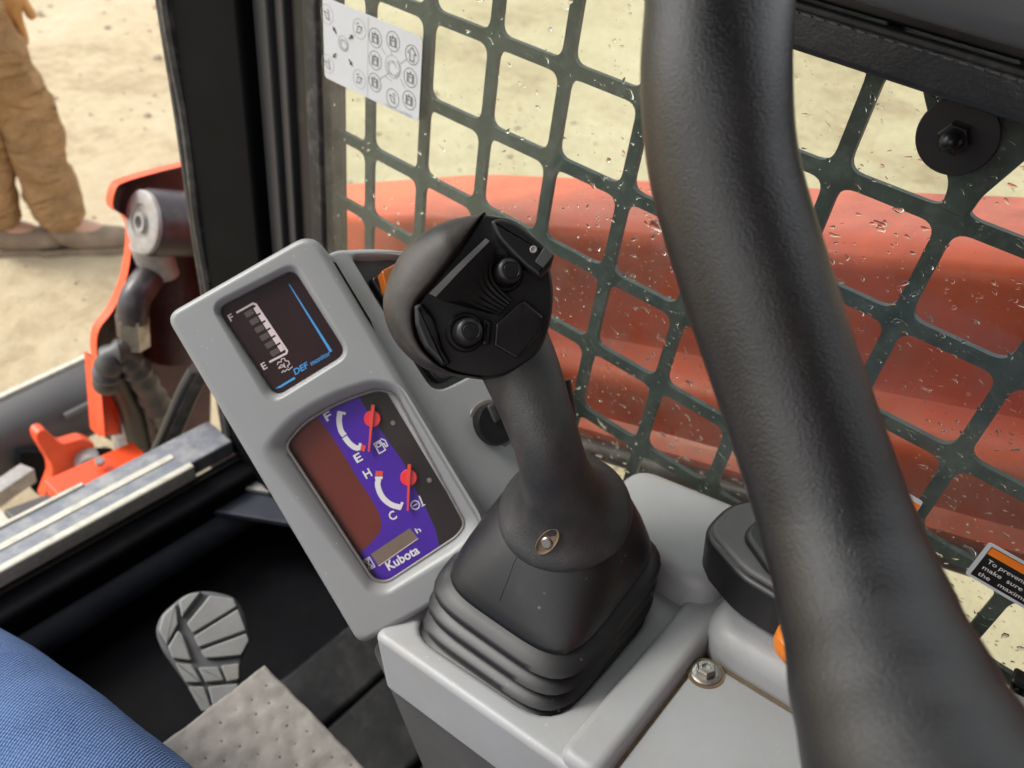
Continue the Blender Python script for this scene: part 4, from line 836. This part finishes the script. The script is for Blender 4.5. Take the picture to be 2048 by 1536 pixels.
# ================================================================== GRAB BAR
gb = thing('grab_bar', 'thick curved black textured grab bar crossing the right foreground', 'grab bar', W(1975, 1720, 0.204))
gp = spline([W(1440, -330, 0.30), W(1438, -150, 0.288), W(1437, 0, 0.280), W(1430, 160, 0.277), W(1446, 340, 0.281), W(1502, 540, 0.283), W(1574, 760, 0.283), W(1649, 980, 0.277), W(1692, 1110, 0.269), W(1738, 1245, 0.256), W(1788, 1395, 0.240), W(1846, 1536, 0.225), W(1940, 1720, 0.206)], 10)
gr_ = [0.0256, 0.0256, 0.0256, 0.0256, 0.0256, 0.0256, 0.0253, 0.0252, 0.0256, 0.0272, 0.0300, 0.0325, 0.035]   # the moulded foot widens
gr = []
for i in range(len(gp)): t = i / 10; k = min(len(gr_) - 2, int(t)); q = t - k; gr.append(gr_[k] + (gr_[k + 1] - gr_[k]) * (q * q * (3 - 2 * q)))
make('bar_tube', *tube(gp, gr, 64), 'tube_black', gb, 80)

# ================================================================== FOOTWELL
ped = thing('foot_pedal', 'grey rubber foot pedal with moulded tread blocks in the dark footwell', 'pedal', onY(430, 1440, 0.50))
pn_ = (-ray(400, 1290).normalized() * 0.8 + Vector((0, -0.2, 0.6))).normalized(); pp0 = W(400, 1290, 0.86)
def pm(x, y, h=0.0): return onP(x, y, pp0, pn_) + pn_ * h
KP = 1600 / 0.86
pout = rpoly([(310, 1262), (322, 1228), (372, 1186), (415, 1180), (470, 1192), (490, 1225), (502, 1278), (486, 1312), (482, 1345), (470, 1470), (420, 1440), (370, 1360), (326, 1300)], [14, 16, 20, 20, 18, 18, 16, 10, 10, 10, 10, 14, 14], 5)
make('pedal_plate', *slab(pout, pm, 0.0, -0.02, 0.004, KP), 'pedal_groove', ped, 45)
blocks = [[(318, 1262), (326, 1232), (352, 1208), (356, 1250), (334, 1290)], [(358, 1204), (376, 1190), (404, 1184), (364, 1236)], [(374, 1248), (420, 1192), (466, 1198), (474, 1214), (386, 1268)], [(388, 1274), (476, 1219), (492, 1262), (398, 1296)], [(401, 1302), (493, 1268), (498, 1282), (482, 1312), (412, 1318)], [(336, 1296), (356, 1262), (364, 1268), (384, 1322), (346, 1318)], [(350, 1326), (384, 1330), (404, 1366), (372, 1366)], [(396, 1336), (436, 1334), (448, 1362), (412, 1366)], [(442, 1332), (478, 1328), (478, 1360), (454, 1364)], [(376, 1374), (408, 1374), (424, 1420), (404, 1424)], [(416, 1374), (476, 1368), (470, 1420), (430, 1430)]]
for q in blocks: make('tread_block', *slab(rpoly(q, 4, 3), pm, 0.005, -0.001, 0.0016, KP), 'pedal_grey', ped, 40)
make('pedal_arm', *tube([W(440, 1400, 0.90), W(470, 1470, 0.95)], 0.012, 12), 'floor_black', ped)
seat = thing('seat_base', 'dark seat base block under the grey absorbent pad', 'seat base', (-0.05, 0.1, -0.945))
make('seat_box', *box(-0.30, 0.205, -0.40, 0.36, -0.94, -0.745, 0.01), 'floor_black', seat)
pad = thing('absorbent_pad', 'grey dimpled absorbent pad lying in front of the pedal', 'absorbent pad', (0.15, 0.25, -0.74))
vs, fs = [], []; NX, NY = 40, 50; x0, x1, y0, y1 = -0.10, 0.221, -0.02, 0.388; hx = []
rp_ = random.Random(5)
for r_ in range(26):
    for c_ in range(20): hx.append((x0 + 0.012 + c_ * 0.0165 + (0.008 if r_ % 2 else 0) + rp_.gauss(0, 0.0008), y0 + 0.01 + r_ * 0.0158 + rp_.gauss(0, 0.0008)))
def padz(x, y): return -0.722 + 0.0022 * math.sin(x * 34 + y * 22) * math.sin(y * 25) + 0.0006 * math.sin(x * 150 + 3 * math.sin(y * 70)) + 0.0004 * math.sin(y * 210 + 2 * math.sin(x * 120))
NX, NY = 110, 140
for j in range(NY + 1):
    for i in range(NX + 1):
        x = x0 + (x1 - x0) * i / NX; y = y0 + (y1 - y0) * j / NY
        vs.append((x, y, padz(x, y)))
fs = [(j * (NX + 1) + i, j * (NX + 1) + i + 1, (j + 1) * (NX + 1) + i + 1, (j + 1) * (NX + 1) + i) for j in range(NY) for i in range(NX)]
dm_ = {}
for (hx_, hy_) in hx:
    for j in range(int((hy_ - 0.004 - y0) / (y1 - y0) * NY), int((hy_ + 0.004 - y0) / (y1 - y0) * NY) + 2):
        for i in range(int((hx_ - 0.004 - x0) / (x1 - x0) * NX), int((hx_ + 0.004 - x0) / (x1 - x0) * NX) + 2):
            if 0 <= i <= NX and 0 <= j <= NY:
                k = j * (NX + 1) + i; v = vs[k]; d2 = ((v[0] - hx_) ** 2 + (v[1] - hy_) ** 2) / 0.0026 ** 2; vs[k] = (v[0], v[1], v[2] - 0.0016 * math.exp(-d2))
po_ = make('pad_sheet', vs, fs, 'absorbent_grey', pad, 80); so_ = po_.modifiers.new('thick', 'SOLIDIFY'); so_.thickness = 0.006; so_.offset = -1
dots = [lathe([(0.0016, 0.0), (0.0014, 0.0004)], (a, b, padz(a, b) - 0.0014), (0, 0, 1), 8) for a, b in hx if -0.02 < a < x1 - 0.004 and b < y1 - 0.004]
o = make('dimple', *merge(*dots), 'hole_dark', pad, 0); o['kind'] = 'stuff'
matb = thing('floor_mat', 'black stepped rubber floor mat below the console side', 'floor mat', (0.33, 0.35, -0.945))
for k, (y0_, y1_, z_) in enumerate(((0.385, 0.47, -0.925), (0.27, 0.375, -0.905), (0.15, 0.26, -0.885))):
    make('mat_block', *box(0.262 + 0.006 * k, 0.452, y0_, y1_, -0.944, z_, 0.008), 'mat_rubber', matb, 45)

# ================================================================== PEOPLE
# worker outside: upright, seen from the hand down
wk = thing('person', 'person in baggy tan work trousers and boots standing on the dirt', 'person', (0.9, 2.47, GZ))
f1 = onZ(172, 474, GZ + 0.05); f2 = onZ(40, 476, GZ + 0.05); fd = Vector((0.86, -0.5, 0)).normalized(); sd_ = Vector((0.5, 0.86, 0))
def at(v, z): return (v[0], v[1], GZ + z)
a1 = f1 - fd * 0.06; a2 = f2 - fd * 0.06; hipc = (a1 + a2) / 2 - fd * 0.02
k1 = a1.lerp(hipc, 0.42) + fd * 0.03; k2 = a2.lerp(hipc, 0.42) + fd * 0.03; h1 = hipc - sd_ * 0.09; h2 = hipc + sd_ * 0.09
B = []
def bp(v, z, r): B.append((*at(v, z), r)); return len(B) - 1
iP = bp(hipc, 0.93, (0.13, 0.10)); iC = bp(hipc, 1.18, (0.14, 0.10)); iS = bp(hipc, 1.42, (0.13, 0.09)); iN = bp(hipc + fd * 0.01, 1.52, 0.055); iH = bp(hipc + fd * 0.03, 1.62, (0.075, 0.085)); iT = bp(hipc + fd * 0.02, 1.72, (0.07, 0.08))
E_ = [(iP, iC), (iC, iS), (iS, iN), (iN, iH), (iH, iT)]
for k, a, h in ((k1, a1, h1), (k2, a2, h2)):
    i1 = bp(h, 0.86, 0.085); i2 = bp(k, 0.50, 0.06); i3 = bp(a, 0.10, 0.042); i4 = bp(a + fd * 0.13, 0.045, (0.035, 0.03)); E_ += [(iP, i1), (i1, i2), (i2, i3), (i3, i4)]
hand = onY(14, 62, 2.40)
for s, hv in ((-1, Vector((hand.x, hand.y))), (1, None)):
    sh = hipc + sd_ * 0.2 * s; el_ = hipc + sd_ * 0.24 * s - fd * 0.02; wr = (Vector((hand.x, hand.y, 0)) - fd * 0.0) if s == -1 else hipc + sd_ * 0.26 * s + fd * 0.05
    i1 = bp(sh, 1.40, 0.06); i2 = bp(el_, 1.12, 0.045); i3 = bp(el_.lerp(wr, 0.9), 0.84, 0.032); i4 = bp(wr, 0.77, (0.028, 0.04)); E_ += [(iS, i1), (i1, i2), (i2, i3), (i3, i4)]
    for q in range(4):
        u = fd * (0.022 - 0.015 * q); a_ = bp(wr + u, 0.715, 0.0095); b__ = bp(wr + u * 1.1 + fd * 0.006, 0.685 - 0.006 * (q in (1, 2)), 0.0088); c__ = bp(wr + u * 1.1 - sd_ * 0.012 * s, 0.655 - 0.01 * (q in (1, 2)), 0.008); E_ += [(i4, a_), (a_, b__), (b__, c__)]
    a_ = bp(wr + fd * 0.045, 0.755, 0.011); b__ = bp(wr + fd * 0.058 - sd_ * 0.01 * s, 0.715, 0.0095); E_ += [(i4, a_), (a_, b__)]
bd = skin('body', B, E_, 'skin', wk, sub=2)
tr = []; te = []
def tp(v, z, r): tr.append((*at(v, z), r)); return len(tr) - 1
j0 = tp(hipc, 0.95, (0.165, 0.14)); j00 = tp(hipc, 1.04, (0.17, 0.14)); te.append((j0, j00))
for k, a, h in ((k1, a1, h1), (k2, a2, h2)):
    q = [tp(h, 0.82, 0.112), tp(h.lerp(k, 0.6), 0.64, 0.096), tp(k, 0.48, 0.084), tp(k.lerp(a, 0.45), 0.30, 0.078), tp(k.lerp(a, 0.85), 0.17, 0.080), tp(a.lerp(k, -0.02) + fd * 0.01, 0.085, 0.080)]
    te += [(j0, q[0])] + [(q[i], q[i + 1]) for i in range(5)]
skin('trousers', tr, te, 'khaki_cloth', wk, sub=3, extra=(0.06, 0.042))
for a in (a1, a2):
    make('boot_sole', *slab(rpoly([(-0.075, -0.042), (0.02, -0.036), (0.13, -0.05), (0.225, -0.035), (0.24, 0.0), (0.225, 0.035), (0.13, 0.05), (0.02, 0.036), (-0.075, 0.042)], 0.02), (lambda A: (lambda x, y, h: Vector((A.x, A.y, GZ)) + fd * x + sd_ * y + Vector((0, 0, h))))(a), 0.026, -0.005, 0.004), 'boot_leather', wk)
    skin('boot', [(*at(a, 0.13), 0.055), (*at(a, 0.06), 0.056), (*at(a + fd * 0.10, 0.045), (0.045, 0.05)), (*at(a + fd * 0.19, 0.04), (0.036, 0.045))], [(0, 1), (1, 2), (2, 3)], 'boot_leather', wk, sub=2)
jk = [(*at(hipc, 0.98), (0.17, 0.13)), (*at(hipc, 1.2), (0.175, 0.13)), (*at(hipc, 1.42), (0.165, 0.115)), (*at(hipc, 1.49), 0.075)]; je = [(0, 1), (1, 2), (2, 3)]
for s in (-1, 1):
    b0 = len(jk); jk += [(*at(hipc + sd_ * 0.2 * s, 1.41), 0.08), (*at(hipc + sd_ * 0.245 * s, 1.14), 0.066), (*at(hipc + sd_ * 0.25 * s, 0.90), 0.055)]; je += [(2, b0), (b0, b0 + 1), (b0 + 1, b0 + 2)]
skin('jacket', jk, je, 'khaki_cloth', wk, sub=2, extra=(0.07, 0.03))
skin('hair', [(*at(hipc + fd * 0.0, 1.70), (0.085, 0.095)), (*at(hipc - fd * 0.03, 1.66), (0.08, 0.085))], [(0, 1)], 'hair', wk, sub=2)
gl = [(hand.x, hand.y, GZ + 0.80, (0.045, 0.05)), (hand.x, hand.y, GZ + 0.73, (0.036, 0.05))]; ge = [(0, 1)]
for q in range(4):
    u = fd * (0.032 - 0.021 * q); b0 = len(gl); gl += [(hand.x + u.x, hand.y + u.y, GZ + 0.69, 0.014), (hand.x + u.x * 1.1, hand.y + u.y * 1.1, GZ + 0.655, 0.0135), (hand.x + u.x * 1.05, hand.y + u.y * 1.05, GZ + 0.625 - 0.008 * (q in (1, 2)), 0.012)]; ge += [(1, b0), (b0, b0 + 1), (b0 + 1, b0 + 2)]
b0 = len(gl); gl += [(hand.x + fd.x * 0.055, hand.y + fd.y * 0.055, GZ + 0.74, 0.016), (hand.x + fd.x * 0.07, hand.y + fd.y * 0.07, GZ + 0.69, 0.014)]; ge += [(1, b0), (b0, b0 + 1)]
skin('work_glove', gl, ge, 'glove_leather', wk, sub=2)

# operator in the seat: only the denim thigh comes into the picture
op = thing('person', 'seated operator whose blue denim thigh fills the lower left corner', 'person', (-0.05, -0.1, -0.745))
OB = [(-0.06, -0.28, -0.60, (0.15, 0.11)), (-0.06, -0.33, -0.35, (0.13, 0.10)), (-0.06, -0.36, -0.12, (0.13, 0.09)), (-0.06, -0.34, 0.0, 0.05), (-0.06, -0.30, 0.10, (0.075, 0.085)), (-0.06, -0.31, 0.19, (0.07, 0.08))]
OE = [(0, 1), (1, 2), (2, 3), (3, 4), (4, 5)]
for s, kn_, an in ((1, (-0.03, 0.50, -0.61), (0.03, 0.62, -0.86)), (-1, (-0.30, 0.46, -0.61), (-0.30, 0.60, -0.86))):
    i = len(OB); OB += [(-0.06 + 0.09 * s, -0.22, -0.62, 0.08), (*kn_, 0.055), (*an, 0.04), (an[0], an[1] + 0.12, -0.905, (0.035, 0.03))]; OE += [(0, i), (i, i + 1), (i + 1, i + 2), (i + 2, i + 3)]
for s in (1, -1):
    i = len(OB); OB += [(-0.06 + 0.19 * s, -0.34, -0.14, 0.055), (-0.06 + 0.17 * s, -0.40, -0.40, 0.045), (-0.04 + 0.07 * s, -0.14, -0.13, 0.03), (-0.03 + 0.05 * s, -0.10, -0.06, (0.028, 0.036))]; OE += [(2, i), (i, i + 1), (i + 1, i + 2), (i + 2, i + 3)]
    for q in range(4): u = len(OB); z = -0.035 - 0.018 * q; OB += [(-0.025 + 0.03 * s, -0.075, z, 0.0088), (-0.02 + 0.012 * s, -0.062, z + 0.004, 0.008)]; OE += [(i + 3, u), (u, u + 1)]
    u = len(OB); OB += [(-0.03 + 0.045 * s, -0.115, -0.02, 0.010), (-0.03 + 0.02 * s, -0.112, -0.005, 0.009)]; OE += [(i + 3, u), (u, u + 1)]
skin('body', OB, OE, 'skin', op, sub=2)
skin('jeans', [(-0.06, -0.28, -0.62, (0.17, 0.13)), (0.045, -0.18, -0.62, 0.105), (0.040, 0.02, -0.612, 0.100), (0.026, 0.22, -0.606, 0.096), (-0.004, 0.40, -0.600, 0.090), (-0.022, 0.52, -0.62, 0.080), (0.01, 0.585, -0.74, 0.066), (0.03, 0.62, -0.84, 0.06), (-0.15, -0.18, -0.63, 0.105), (-0.23, 0.15, -0.62, 0.094), (-0.29, 0.40, -0.615, 0.082), (-0.31, 0.50, -0.63, 0.074), (-0.31, 0.60, -0.84, 0.06)],
     [(0, 1), (1, 2), (2, 3), (3, 4), (4, 5), (5, 6), (6, 7), (0, 8), (8, 9), (9, 10), (10, 11), (11, 12)], 'denim', op, sub=3, extra=(0.12, 0.014))
jk = [(-0.06, -0.28, -0.52, (0.18, 0.14)), (-0.06, -0.33, -0.33, (0.175, 0.13)), (-0.06, -0.35, -0.12, (0.165, 0.12)), (-0.06, -0.34, -0.04, 0.075)]; je = [(0, 1), (1, 2), (2, 3)]
for s in (1, -1): b0 = len(jk); jk += [(-0.06 + 0.19 * s, -0.34, -0.13, 0.075), (-0.06 + 0.17 * s, -0.40, -0.40, 0.062), (-0.04 + 0.09 * s, -0.17, -0.18, 0.045)]; je += [(2, b0), (b0, b0 + 1), (b0 + 1, b0 + 2)]
skin('jacket', jk, je, 'red_jacket', op, sub=2, extra=(0.08, 0.02))
skin('hair', [(-0.06, -0.33, 0.17, (0.085, 0.095)), (-0.06, -0.36, 0.12, (0.08, 0.085))], [(0, 1)], 'hair', op, sub=2)
